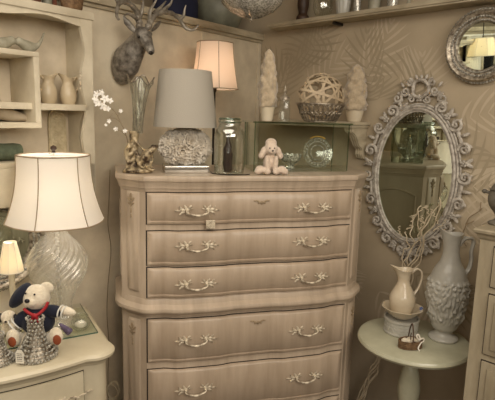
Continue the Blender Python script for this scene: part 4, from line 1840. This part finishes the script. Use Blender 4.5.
for s in (-1, 1):
    scroll(m, s * .058, cz0 + .030, PI / 2, .018, s, r=.007)
    scroll(m, s * .075, cz0 - .012, 0 if s > 0 else PI, .022, -s, r=.007)
    scroll(m, s * .115, cz0 - .045, PI / 2, .024, s, r=.007)
    scroll(m, s * .040, cz0 - .050, PI, .018, s, r=.006)
    leaf(m, s * .05, cz0 - .03, .4 if s > 0 else PI - .4, .028, .009)
    leaf(m, s * .09, cz0 + .012, .9 if s > 0 else PI - .9, .016, .007)
    leaf(m, s * .02, cz0 + .046, 1.1 if s > 0 else PI - 1.1, .016, .007)
    leaf(m, s * .095, cz0 - .055, -.3 if s > 0 else PI + .3, .030, .009)
rosette(m, 0, cz0 - .045, .020)
leaf(m, 0, cz0 + .045, PI / 2, .014, .008)
m.build('crest', 'mirror_frame_paint', om)
m = MB()                                    # drop at the foot
for s in (-1, 1):
    scroll(m, s * .030, -az - .055, -PI / 2, .022, -s, r=.006)
    leaf(m, s * .018, -az - .085, -PI / 2 + s * .4, .020, .008)
    scroll(m, s * .075, -az - .030, -PI / 2, .020, s, r=.006)
rosette(m, 0, -az - .062, .022)
leaf(m, 0, -az - .085, -PI / 2, .022, .010)
m.build('foot_ornament', 'mirror_frame_paint', om)


# ================================================================== ROUND MIRRORS
def round_mirror(name, label, loc, rz, r, tilt, gr, mt, sz=1.0, rope=.006, rim_w=1.0):
    t = thing(name, label, 'mirror', loc, rz)
    T = Matrix.Translation((0, -.012 - (r) * math.sin(tilt) * .9, 0)) @ Matrix.Rotation(tilt, 4, 'X') @ Matrix.Diagonal((1, 1, sz, 1)) @ Matrix.Rotation(PI / 2, 4, 'X')
    m = MB()
    m.lathe([(.001, .008), (gr, .008), (gr, .004), (.001, .004)], 56, M=T)
    m.build('mirror_glass', 'mirror_silver', t, sharp=20)
    w_ = r - gr
    m = MB()
    prof = [(gr - .004, 0), (gr - .004, .012), (gr + .08 * w_, .020), (gr + .20 * w_, .016), (gr + .36 * w_, .018), (gr + .55 * w_, .034), (gr + .75 * w_, .038), (gr + .9 * w_, .026), (r, .010), (r, 0)]
    m.lathe(prof, 72, M=T)
    m.build('frame_ring', mt, t, sharp=50)
    for fr_, n_, rr, zz in ((.12, 70, .0045, .022), (.42, 66, .0062, .026), (.99, 90, .0068, .012)):
        m = MB()
        R_ = gr + fr_ * w_
        nb = int(2 * PI * R_ / (rr * 1.9))
        for i in range(nb):
            a = 2 * PI * i / nb
            m.ell(T @ Vector((R_ * math.cos(a), R_ * math.sin(a), zz)), rr, sub=1)
        m.build('bead_ring', 'crystal_grey', t)
    return t


p = rw(482, 46, .0)
round_mirror('round_mirror', 'round wall mirror in beaded antique silver frame at top right', (1.021, 2.284, zat(484, 47, 2.284)), RA, .155, R(4), .103, 'antique_silver')
p = lw(-9, 244, .0)
round_mirror('round_mirror', 'oval silver beaded wall mirror behind the candle lamp at the left edge', (p.x, p.y, p.z), LA, .215, 0, .150, 'antique_silver', sz=.88)

# ================================================================== ROUND TABLE AND WHAT STANDS ON IT
TZ = .655
tb = thing('round_table', 'small round pale green pedestal table under the oval mirror', 'table', (.762, 2.115, 0), 0)
m = MB()
tr = .245
r_ = m.lathe([(.10, TZ - .034), (tr * .90, TZ - .033), (tr * .97, TZ - .027), (tr, TZ - .016), (tr * .995, TZ - .010), (tr * .975, TZ - .003), (tr * .94, TZ - .001), (tr * .93, TZ)], 80)
m.cap(r_[0], True)
m.cap(r_[-1])
m.build('tabletop', 'table_paint', tb)
m = MB()
m.lathe(smooth_prof([(.001, .12), (.030, .125), (.036, .16), (.030, .20), (.022, .23), (.026, .28), (.045, .36), (.050, .42), (.038, .49), (.024, .53), (.022, .545), (.036, .555), (.038, .575), (.026, .59), (.045, .60), (.060, .6165)], 5), 36)
m.build('pedestal', 'table_paint', tb)
for i in range(3):
    a = R(90 + 120 * i + 20)
    m = MB()
    P = spline([(.02 * math.cos(a), .02 * math.sin(a), .17), (.08 * math.cos(a), .08 * math.sin(a), .16), (.15 * math.cos(a), .15 * math.sin(a), .09), (.20 * math.cos(a), .20 * math.sin(a), .03), (.225 * math.cos(a), .225 * math.sin(a), .014)], 5)
    m.tube(P, [lerp(.020, .013, k / (len(P) - 1)) for k in range(len(P))], 8)
    m.build('leg', 'table_paint', tb)

# drum pot
q = Vector((.722, 2.175, TZ + .0005))
t = thing('relief_pot', 'low round grey white pot with leaf relief under the pitcher bowl', 'pot', q)
dh = .072
m = MB()
r_ = m.lathe([(.073, 0), (.077, .004), (.077, .010), (.073, .012), (.074, dh - .014), (.079, dh - .010), (.079, dh), (.072, dh), (.070, dh - .01)], 56)
m.cap(r_[0], True)
m.cap(r_[-1])
m.build('body', 'white_ceramic', t)
m = MB()
for i in range(16):
    a = 2 * PI * i / 16
    for k, (da, z, l) in enumerate(((0, .025, .012), (.10, .034, .010), (-.1, .034, .010), (.06, .048, .010), (-.08, .046, .009))):
        d = Vector((-math.sin(a), math.cos(a), 0))
        q2 = Matrix((d, Vector((0, 0, 1)), Vector((math.cos(a), math.sin(a), 0)))).transposed() @ Matrix.Rotation(.6 * (k - 2), 3, 'Z')
        m.ell((.074 * math.cos(a + da), .074 * math.sin(a + da), z), (l, .0055, .0028), q=q2, sub=1)
m.build('leaf_relief', 'white_ceramic', t)
# bowl
t = thing('wash_bowl', 'cream wide rimmed bowl on the relief pot holding the ewer', 'bowl', (q.x, q.y, TZ + dh + .001))
m = MB()
m.mi = 0
r_ = m.lathe([(.040, 0), (.045, .004), (.066, .020), (.080, .040), (.090, .046), (.091, .049), (.088, .050), (.077, .044), (.060, .022), (.040, .008), (.001, .007)], 56, fn=lambda a, r, z: (r * (1 + (.025 * math.cos(8 * a) if r > .075 else 0)), z))
m.cap(r_[0], True)
m.build('bowl', 'cream_ceramic', t, sharp=60)
bz_ = TZ + dh + .0085
# cream ewer in the bowl
eh = zat(401, 268, q.y) - bz_
pr_e = smooth_prof([(.034, 0), (.038, .005), (.050, .16 * eh), (.058, .30 * eh), (.056, .42 * eh), (.042, .56 * eh), (.029, .68 * eh), (.025, .77 * eh), (.030, .88 * eh), (.040, .97 * eh)])
pitcher('cream_ewer', 'cream ceramic ewer with flared spout standing in the wide rimmed bowl', 'pitcher', (q.x - .004, q.y, bz_), .12, pr_e, 'cream_ceramic', (.33, .030, .022),
        [(.034, .90 * eh), (.055, .98 * eh), (.078, .93 * eh), (.084, .78 * eh), (.072, .58 * eh), (.054, .44 * eh), (.060, .36 * eh)], .0055)
# little blue decoration on the bowl rim
m = MB()
c = Vector((q.x + .074, q.y - .030, TZ + dh + .052))
for i in range(5):
    m.ell(c + Vector((.005 * math.cos(i * 1.26), -.002, .005 * math.sin(i * 1.26) + .003)), .004, sub=1)
m.ell(c + Vector((0, 0, -.004)), .005, sub=1)
tag(m.build('blue_flower', 'blue_gem'), 'tiny blue flower trinket on the bowl rim beside the ewer', 'trinket')

# tall white vase pitcher
q = Vector((.895, 2.115, TZ + .0005))
vh = zat(449, 234, q.y) - TZ
pr_t = smooth_prof([(.060, 0), (.064, .006), (.060, .014), (.042, .028), (.040, .045), (.056, .13 * vh), (.074, .30 * vh), (.083, .45 * vh), (.080, .56 * vh), (.066, .66 * vh), (.045, .74 * vh), (.035, .82 * vh), (.033, .89 * vh), (.037, .96 * vh), (.042, vh)], 12)
pitcher('tall_ewer', 'tall grey white ewer with raised floral band standing on the round table', 'pitcher', q, .05, pr_t, 'white_ceramic', (.20, .020, .026),
        [(.030, .90 * vh), (.050, .955 * vh), (.080, .965 * vh), (.094, .93 * vh), (.088, .84 * vh), (.092, .76 * vh), (.086, .68 * vh), (.072, .63 * vh), (.068, .58 * vh)], .0095,
        relief=(.08, .60 * vh, .011, 42), seg=180)

# wicker basket
q = Vector((.715, 2.015, TZ + .0005))
t = thing('wicker_basket', 'small oval brown wicker basket with dark hoop handle at the table front', 'basket', q, .15)
m = MB()
r_ = m.lathe([(.046, 0), (.049, .003), (.052, .034), (.049, .034), (.044, .022)], 60, sy=.62, fn=lambda a, r, z: (r * (1 + .03 * math.sin(24 * a) * (1 if int(z * 200) % 2 else -1)), z))
m.cap(r_[0], True)
m.cap(r_[-1])
for z in (.004, .012, .020, .028, .034):
    m.tube([((.051) * math.cos(a * PI / 30), .051 * .62 * math.sin(a * PI / 30), z) for a in range(60)], .0025, 5, closed=True)
m.build('weave', 'wicker_brown', t)
m = MB()
m.tube(spline([(.004, .028, .026), (.004, .022, .07), (.003, .004, .105), (.002, -.012, .085), (.0, -.028, .028)], 6), .003, 6)
m.tube(spline([(.012, .028, .028), (.008, .012, .060), (0, 0, .052), (-.010, -.018, .035)], 5), .002, 5)
m.build('handle', 'wicker_dark', t)
m = MB()
for (x, y, r_) in [(-.026, 0, .016), (-.008, -.008, .014), (.012, .004, .015), (.028, -.004, .014), (.002, .012, .013)]:
    m.ell((x, y, .033), (r_, r_ * .8, r_ * .7), sub=2)
m.build('filling', 'plush_cream', t)
m = MB()
m.tube(spline([(.030, -.018, .040), (.046, -.022, .050), (.050, -.020, .036), (.034, -.026, .030), (.020, -.034, .012), (.024, -.040, .002)], 5), .003, 6)
m.tube(spline([(.030, -.018, .040), (.018, -.014, .056), (.028, -.012, .062), (.034, -.020, .044)], 5), .0035, 6)
m.build('bow', 'flower_white', t)

# curly willow bundle, stands on the floor behind the table and leans on the wall
wb = thing('curly_willow_bundle', 'bundle of cream curly willow stems leaning behind the round table up against the oval mirror', 'branches', (.55, 2.55, 0))
rnd = random.Random(21)


def willow(pts, amp, r0, r1, seed):
    rn = random.Random(seed)
    P = spline(pts, 9)
    n = len(P) - 1
    out = []
    ph = rn.random() * 6
    for i, p in enumerate(P):
        t = i / n
        k = min(1, t * 3 + .3)
        out.append(p + Vector((amp * k * math.sin(t * 26 + ph) + amp * .5 * math.sin(t * 57 + ph), amp * .4 * math.cos(t * 20 + ph), amp * .3 * math.sin(t * 31 + ph * 2))))
    m = MB()
    m.tube(out, [lerp(r0, r1, i / n) for i in range(n + 1)], 6)
    return m


tops = [((408, 232), .9), ((414, 214), 1.), ((421, 205), 1), ((428, 212), 1), ((436, 204), 1), ((443, 198), 1), ((440, 214), 1), ((449, 206), 1), ((425, 232), .9), ((417, 196), 1)]
for i, ((px, py), k) in enumerate(tops[:6]):
    b = rw(352 + 2 * (i % 4), 420, .10)
    b = Vector((b.x - .02, b.y, 0))
    m1 = rw(366 + 1.5 * (i % 5), 385 - (i % 3) * 3, .10 + .008 * (i % 3))
    m2 = rw(379 + 1.2 * (i % 4), 352, .075)
    m3 = rw(398 + 2.5 * (i % 5), 290, .072)
    m4 = rw(404 + 3.2 * (i % 6), 258, .075)
    tp = rw(px, py, .075)
    md = (m4 + tp) / 2 + Vector((.01 * math.sin(i), -.006, 0))
    mm = willow([b, m1, m2, m3, m4, md, tp], .012, .0042, .0026, i)
    mm.build('stem', 'willow_cream', wb, world=wb)
for i in range(9):
    p1 = rw(402 + 4.5 * i, 236 - (i * 7) % 22, .080)
    p2 = p1 + Vector((rnd.uniform(-.03, .04), rnd.uniform(-.01, .0), rnd.uniform(-.02, .05)))
    p3 = p2 + Vector((rnd.uniform(-.03, .03), rnd.uniform(-.008, .0), rnd.uniform(-.01, .04)))
    willow([p1, p2, p3], .006, .0026, .0014, 40 + i).build('twig', 'willow_cream', wb, world=wb)

# ================================================================== RIGHT DRESSER
dp = on_plane(474, 300, RN, RC - .49)
dr = thing('dresser', 'cream dresser with panelled drawers cut off by the right edge', 'dresser', (dp.x, dp.y, 0), RA)
DZ = on_plane(477, 228, RN, RC - .50).z
print('DRESSER', dp, DZ)
m = MB()
ol = [(0, 0), (.9, 0), (.9, .47), (0, .47)]
m.outline(ol, [(.010, 0), (.012, .06), (0, .08), (0, DZ - .035)])
m.build('body', 'dresser_paint', dr)
m = MB()
m.outline(ol[:], [(.0, DZ - .040), (.006, DZ - .034), (.010, DZ - .026), (.012, DZ - .020), (.020, DZ - .014), (.022, DZ - .005), (.018, DZ)])
m.build('top', 'dresser_paint', dr)
for z1, z0 in ((DZ - .06, DZ - .205), (DZ - .235, DZ - .46), (DZ - .49, DZ - .74)):
    if z0 < .05:
        z0 = .05
    m = MB()
    m.mi = 1
    m.box(.048, .85, -.0015, .0, z0 - .004, z1 + .004)
    m.mi = 0
    m.box(.052, .846, -.010, .0, z0, z1, .003)
    m.box(.075, .823, -.015, -.009, z0 + .022, z1 - .022, .004)
    d = m.build('drawer', ['dresser_paint', 'dark_gap'], dr)
    h = bpy.data.objects.new('handle', hme)
    COL.objects.link(h)
    h.parent = d
    h.location = (.25, -.015, (z0 + z1) / 2)
    h = bpy.data.objects.new('handle', hme)
    COL.objects.link(h)
    h.parent = d
    h.location = (.65, -.015, (z0 + z1) / 2)

# grey urn on the dresser
q = on_z(500, 224, DZ)
q = on_plane(499, 222, RN, RC - .37)
q = Vector((q.x, q.y, DZ + .0005))
t = thing('grey_urn', 'dark grey metal urn with side knob standing on the dresser at the right edge', 'urn', q, RA)
m = MB()
r_ = m.lathe(smooth_prof([(.036, 0), (.038, .008), (.017, .020), (.019, .04), (.040, .070), (.047, .100), (.042, .125), (.046, .132)], 5), 32)
m.cap(r_[0], True)
m.cap(r_[-1])
m.lathe(smooth_prof([(.042, .132), (.030, .152), (.012, .165), (.014, .178), (.001, .19)], 4), 28)
m.build('body', 'grey_urn', t)
for s in (-1, 1):
    m = MB()
    m.tube([(s * .042, 0, .115), (s * .058, 0, .118)], .006, 8)
    m.ell((s * .063, 0, .119), (.010, .010, .009), sub=2)
    m.build('knob', 'grey_urn', t)
# wire twig by the dresser on the wall
m = MB()
for P in ([(465, 228), (469, 218), (480, 211), (482, 208)], [(480, 211), (481, 202)], [(469, 218), (467, 224), (474, 221)], [(465, 228), (462, 236), (466, 246)]):
    m.tube(spline([rw(a, b, .012) for a, b in P], 4), .002, 5)
tag(m.build('wire_twig', 'stem_brown'), 'thin brown wire twig on the palm wall between tall ewer and dresser', 'twig')

# ================================================================== NIGHTSTAND
NA = R(30)
NC = on_z(113, 350, NZ)
nx = Vector((math.cos(NA), math.sin(NA), 0))
ny = Vector((-math.sin(NA), math.cos(NA), 0))
NO = Vector((NC.x, NC.y, 0)) - nx * .022 + ny * .03       # right front corner of the body
ns = thing('nightstand', 'cream bow fronted nightstand under the big glass lamp', 'nightstand', NO, NA)
NWd, NDp = .60, .385


def bow(u):
    t_ = (u + NWd / 2) / (NWd / 2)
    return .050 * (1 - t_ * t_)


ol = [(-NWd, 0)] + [(-NWd + .05 + (NWd - .10) * i / 30, -bow(-NWd + .05 + (NWd - .10) * i / 30) * 1.0 if 0 < i < 30 else 0) for i in range(31)] + [(0, 0), (0, NDp), (-NWd, NDp)]
ol2 = [(-NWd, 0)] + [(-NWd + .05 + (NWd - .10) * i / 30, -.035 * math.sin(PI * i / 30) ** .8) for i in range(30)] + [(-.028 + .036 * math.cos(R(-110 + 12.5 * i)), .020 + .036 * math.sin(R(-110 + 12.5 * i))) for i in range(11)] + [(0, .050), (0, NDp), (-NWd, NDp)]
m = MB()
m.outline(ol2, [(0, .10), (0, NZ - .04)])
m.build('body', 'night_paint', ns)
m = MB()
m.outline(ol2, [(.002, NZ - .048), (.006, NZ - .042), (.010, NZ - .034), (.022, NZ - .028), (.031, NZ - .018), (.031, NZ - .010), (.024, NZ - .002), (.018, NZ)])
m.build('top', 'night_paint', ns)
for xx, yy in ((-.028, .022), (-NWd + .028, .022)):
    m = MB()
    m.lathe([(.034, .10), (.034, NZ - .055), (.037, NZ - .050), (.037, NZ - .042)], 48, c=(xx, yy, 0), fn=lambda a, r, z: (r + (.0018 * math.cos(14 * a) if z < NZ - .053 else 0), z))
    m.build('fluted_post', 'night_paint', ns)
for zb0, zb1 in ((NZ - .27, NZ - .062), (.14, NZ - .30)):
    m = MB()
    u0, u1 = -NWd + .075, -.075
    g = lambda u: -.035 * max(0, math.sin(PI * (u + NWd - .05) / (NWd - .10))) ** .8
    m.mi = 1
    m.grid(lambda a, b: Vector((lerp(u0 - .003, u1 + .003, a), g(lerp(u0 - .003, u1 + .003, a)) - .0015, lerp(zb0 - .003, zb1 + .003, b))), 33, 2)
    m.mi = 0
    zl = [(0, .002), (.001, .008), (.008, .010), (zb1 - zb0 - .008, .010), (zb1 - zb0 - .001, .008), (zb1 - zb0, .002)]
    m.grid(lambda a, b: Vector((lerp(u0, u1, a), g(lerp(u0, u1, a)) - zl[round(b * 5)][1], zb0 + zl[round(b * 5)][0])), 41, 6)
    d = m.build('drawer', ['night_paint', 'dark_gap'], ns)
    m = MB()                                   # carved applique
    uc = (u0 + u1) / 2 + .145
    for s in (-1, 1):
        for (x, z, l, w_, an) in [(.02, 0, .018, .006, .3), (.045, .006, .018, .005, -.2), (.075, .004, .018, .004, .15), (.10, .008, .014, .0035, .2), (.03, -.008, .012, .005, -.6), (.055, -.003, .012, .004, .6), (.012, .010, .012, .006, 1.0)]:
            u = uc + s * x
            m.ell((u, g(u) - .011, (zb0 + zb1) / 2 + z + .02), (l, .005, w_), q=Matrix.Rotation((-an if s > 0 else PI + an), 3, 'Y'), sub=1)
    rosette_y = g(uc) - .012
    for i in range(5):
        a = i * 2 * PI / 5
        m.ell((uc + .010 * math.cos(a), rosette_y, (zb0 + zb1) / 2 + .02 + .010 * math.sin(a)), (.008, .005, .008), sub=1)
    m.build('carved_applique', 'handle_paint', d)
for xx, yy in ((-.03, .03), (-NWd + .03, .03), (-.03, NDp - .03), (-NWd + .03, NDp - .03)):
    m = MB()
    m.lathe([(.001, 0), (.018, 0), (.020, .03), (.030, .10)], 16, c=(xx, yy, 0))
    m.build('foot', 'night_paint', ns)

# glass sheet under the lamp
g0 = on_z(97, 331, NZ + .004)
gs = thing('glass_sheet', 'clear glass sheet with green edge lying under the lamp on the nightstand', 'glass sheet', (g0.x, g0.y, NZ + .0005), NA)
m = MB()
m.box(-.34, 0, -.010, .30, 0, .0048, .0008)
m.build('glass', 'case_glass', gs)
m = MB()
m.box(-.34, .001, -.0115, -.010, .0002, .0046)
m.box(-.0002, .0012, -.010, .30, .0002, .0046)
m.build('green_edge', 'green_edge', gs)

# sailor bear
BP = on_z(34, 352, NZ)
bear = thing('sailor_bear', 'cream teddy bear in navy sailor suit and beret sitting on the nightstand', 'stuffed animal', (BP.x + .01, BP.y + .035, NZ + .0055), .0)


def BL(px, py, dy=0.):
    return world_matrix(bear).inverted() @ at_y(px, py, bear.location.y + dy)


def seg_ell(m, a, b, r, r2=None):
    d = b - a
    m.ell((a + b) / 2, (r, r2 or r, d.length / 2 + r * .55), q=rot_to(d), sub=2)


m = MB()
hd = BL(36.5, 297, -.005)
m.ell(hd, (.045, .038, .043), sub=3)
m.ell(BL(30, 302, -.036), (.022, .020, .018), sub=2)           # muzzle
m.ell(BL(47, 287.5, .0), (.024, .011, .020), sub=2, q=Matrix.Rotation(.25, 3, 'Y'))
m.ell(BL(38, 330, .0), (.045, .036, .052), sub=3)            # trunk
seg_ell(m, BL(58, 309, -.005), BL(74, 313, -.02), .0155)      # paw arm
seg_ell(m, BL(22, 318, -.01), BL(12, 327, -.03), .018)
lz = .026
for (a, b) in (((48, 341), (56, 336)), ((24, 346), (13, 338))):
    A_ = BL(a[0], a[1], -.01)
    B_ = BL(b[0], b[1], -.06)
    A_.z = max(A_.z, lz)
    B_.z = max(B_.z, .034)
    seg_ell(m, A_, B_, .023)
    m.ell(B_, (.024, .016, .032), sub=2)
m.build('body', 'plush_cream', bear, remesh=.003)
m = MB()
m.ell(BL(38, 321, -.004), (.056, .048, .046), sub=3)
m.ell(BL(37, 312, -.004), (.046, .038, .022), sub=3)
seg_ell(m, BL(46, 310, -.006), BL(60, 312, -.014), .0225)
seg_ell(m, BL(27, 314, -.008), BL(17, 324, -.022), .0235)
m.build('sailor_jacket', 'navy_felt', bear, remesh=.003)
for (a, b, r) in (((60, 311.5), (65, 313), .0215), ((17.5, 323), (13, 327), .0235)):
    m = MB()
    A_, B_ = BL(a[0], a[1], -.013 if a[0] > 40 else -.022), BL(b[0], b[1], -.016 if a[0] > 40 else -.028)
    d = (B_ - A_).normalized()
    e1 = d.orthogonal().normalized()
    e2 = d.cross(e1)
    for k in (.15, .85):
        c = A_.lerp(B_, k)
        m.tube([c + (e1 * math.cos(t_) + e2 * math.sin(t_)) * r for t_ in [i * PI / 10 for i in range(20)]], .0028, 5, closed=True)
    m.build('cuff_stripe', 'white_trim', bear)
m = MB()
m.tube(spline([BL(48, 302, -.036), BL(45, 308, -.042), BL(38, 314.5, -.052), BL(33, 315, -.056)], 5), .0052, 6)
m.tube(spline([BL(24, 309, -.04), BL(29, 313, -.050), BL(34, 315.5, -.056)], 5), .0052, 6)
m.ell(BL(34.5, 316, -.058), (.011, .006, .009), sub=1)
m.tube([BL(34, 316, -.055), BL(31, 322, -.052)], .006, 6)
m.tube([BL(35, 316, -.055), BL(39, 322, -.052)], .006, 6)
m.build('neck_ribbon', 'red_ribbon', bear)
m = MB()                                     # beret
bc_ = BL(21, 296, .002)
dq = rot_to(BL(21, 296) - hd + Vector((0, 0, .03)))
m.ell(bc_ + Vector((0, -.004, .004)), (.050, .044, .022), q=Matrix.Rotation(-.95, 3, 'Y'), sub=3)
m.build('beret', 'navy_felt', bear, smooth=True)
m = MB()
p_ = BL(14.5, 301, -.030)
m.ell(p_, (.007, .004, .006), sub=1)
m.ell(p_ + Vector((-.004, -.002, .008)), (.005, .003, .004), sub=1)
m.build('beret_badge', 'red_ribbon', bear)
m = MB()
m.ell(BL(27, 301, -.055), (.0088, .007, .0072), sub=2)
m.build('nose', 'dark_nose', bear)
for px, py in ((25.5, 293.5), (34.5, 294.5)):
    m = MB()
    m.ell(BL(px, py, -.040), .0035, sub=2)
    m.build('eye', 'dark_nose', bear)
for b in ((57, 340), (12, 342)):
    m = MB()
    B_ = BL(b[0], b[1], -.078)
    B_.z = max(B_.z, .034)
    m.ell(B_, (.014, .004, .018), sub=2)
    m.build('foot_pad', 'paw_brown', bear)


# crystal candle holders
def crystal_holder(label, loc, s=1.0, tagged=False):
    t = thing('crystal_holder', label, 'candle holder', loc, .0, 'jewelled holders on the nightstand')
    m = MB()
    prof = [(.062, .006), (.064, .016), (.056, .027), (.044, .038), (.036, .050), (.030, .062), (.027, .074), (.024, .086), (.022, .098), (.022, .110), (.023, .122), (.026, .134)]
    rn = random.Random(2)
    for k, (r, z) in enumerate(prof):
        n_ = int(2 * PI * r / .0115)
        for i in range(n_):
            a = 2 * PI * (i + .5 * (k % 2)) / n_
            rr = .0042 + .0018 * rn.random()
            m.ell((r * s * math.cos(a), r * s * math.sin(a), z * s), rr * s, sub=1)
    m.build('crystal_beads', 'crystal_grey', t, sharp=15)
    m = MB()
    m.lathe([(.056 * s, .001), (.051 * s, .012), (.032 * s, .045 * s), (.020 * s, .085 * s), (.018 * s, .12 * s)], 32)
    for i in range(9):
        a = 2 * PI * i / 9
        m.tube([(r * s * math.cos(a + z * 6), r * s * math.sin(a + z * 6), z * s) for r, z in prof], .0016 * s, 5)
    m.build('wire_frame', 'antique_silver', t)
    return t


c0 = on_z(40, 352, NZ)
HPt = Vector((c0.x + .002, c0.y - .030, NZ + .0005))
crystal_holder('openwork rhinestone candle holder with white tag in front of the sailor bear', HPt)
t = thing('price_tag', 'white paper tag with printed lines leaning on the rhinestone candle holder', 'tag', HPt + Vector((-.022, -.072, .012)), -.1)
m = MB()
m.prism([(-.013, 0), (.013, 0), (.013, .034), (.007, .044), (-.007, .044), (-.013, .034)], -.001, .001)
m.build('card', 'tag_paper', t)
m = MB()
for k in range(5):
    z = .007 + .006 * k
    x = -.009
    while x < .007:
        l = .002 + .002 * ((k * 7 + int(x * 1000)) % 3)
        m.box(x, x + l, -.0016, -.001, z, z + .0018)
        x += l + .0014
m.build('printed_lines', 'tag_ink', t, smooth=False)
m = MB()
m.tube([(0, 0, .040), (.003, .004, .06), (.006, .022, .085)], .0008, 5)
m.build('string', 'cord_cream', t)
c0 = on_z(4, 364, NZ)
crystal_holder('openwork rhinestone candle holder cut by the left edge of the photo', Vector((c0.x - .020, c0.y + .010, NZ + .0005)), .72)

# spotted plush at the left edge
c0 = on_z(2, 345, NZ)
sp_ = thing('spotted_plush', 'white plush dog with black ears and spots behind the left rhinestone holder', 'stuffed animal', (c0.x - .01, c0.y + .085, NZ + .0005))
m = MB()
m.ell((0, 0, .030), (.032, .028, .030), sub=3)
m.ell((.004, -.018, .072), (.026, .024, .024), sub=3)
m.ell((.008, -.040, .066), (.013, .012, .010), sub=2)
for s in (-1, 1):
    m.ell((s * .018, -.024, .012), (.012, .020, .011), sub=2)
m.build('body', 'plush_cream', sp_, remesh=.003)
m = MB()
m.ell((.030, -.022, .070), (.008, .009, .018), sub=2)
m.ell((-.022, -.022, .070), (.008, .009, .018), sub=2)
m.build('ears', 'dark_nose', sp_)
m = MB()
m.ell((.010, -.052, .069), (.005, .004, .004), sub=1)
m.ell((.016, -.027, .050 + .012), (.006, .006, .005), sub=1)
m.ell((.026, -.018, .032), (.008, .010, .008), sub=1)
m.build('spots', 'dark_nose', sp_)

# glass dish and striped shell right of the bear
c0 = on_z(77, 331, NZ)
t = thing('glass_dish', 'small round clear glass dish right of the sailor bear', 'dish', (c0.x + .012, c0.y + .006, NZ + .0058))
m = MB()
m.lathe(smooth_prof([(.016, 0), (.026, .004), (.034, .018), (.032, .036), (.026, .046), (.028, .052)], 4), 40)
m.build('glass', 'cut_glass', t, solid=.0015)
m = MB()
m.ell((0, 0, .018), (.022, .022, .013), sub=2)
m.build('filling', 'flower_white', t)
c0 = on_z(67, 337, NZ)
t = thing('striped_shell', 'pointed violet striped shell between the bear and the glass dish', 'shell', (c0.x, c0.y - .004, NZ + .0058), .3)
m = MB()
m.lathe([(.001, 0), (.012, .003), (.014, .010), (.011, .018), (.0125, .022), (.009, .030), (.010, .034), (.006, .042), (.007, .046), (.001, .056)], 20, M=Matrix.Translation((.012, 0, .012)) @ Matrix.Rotation(-.75, 4, 'Y') @ Matrix.Translation((0, 0, -.004)))
m.build('shell', 'stripe_violet', t, sharp=70)

# ================================================================== CORDS
m = MB()  # electrical cord of the lamp, running down the left wall
P = [lw(110, 170, .006), lw(109, 200, .006), lw(108, 225, .006), lw(111, 250, .006), lw(108, 285, .006), lw(107, 315, .006), lw(109, 345, .006), lw(108, 380, .006), lw(110, 430, .006)]
m.tube(spline(P, 5), .0016, 5)
tag(m.build('wall_cord', 'stem_brown'), 'thin lamp cord hanging down the left wall between shade and tall chest', 'string')
m = MB()
rnd = random.Random(8)
P = []
for i in range(26):
    a = i * 1.05
    c = lw(113, 388, .05)
    P.append(c + Vector((.035 * math.cos(a) * (1 - .01 * i), .02 * math.sin(a * .7), .040 * math.sin(a) + .002 * (i % 5) - .02)))
m.tube(spline(P, 4), .0022, 5)
tag(m.build('coiled_cord', 'cord_cream'), 'tangled cream cord bunched low between nightstand and tall chest', 'cord')

# lamp out of the picture that the round mirror shows
q = Vector((-1.25, 1.25, 1.86))
pd = thing('pendant_lamp', 'lit white bell pendant lamp hanging over the nightstand, seen in the round mirror', 'ceiling lamp', q)
shade_mesh(pd, [(.13, 0), (.12, .05), (.10, .11), (.085, .15)], 'shade_white', 8, .1, 48, 'white_trim', .002)
m = MB()
m.tube([(0, 0, .09), (0, 0, 2.799 - q.z)], .004, 8)
for i in range(3):
    a = i * 2 * PI / 3
    m.tube([(0, 0, .14), (.083 * math.cos(a), .083 * math.sin(a), .148)], .0015, 5)
m.build('hanging_rod', 'iron_dark', pd)
m = MB()
m.ell((0, 0, .065), .026)
m.build('bulb', 'bulb_lit', pd)
point('pendant_lamp_light', (q.x, q.y, q.z + .065), 4, (1, .84, .6), .03)
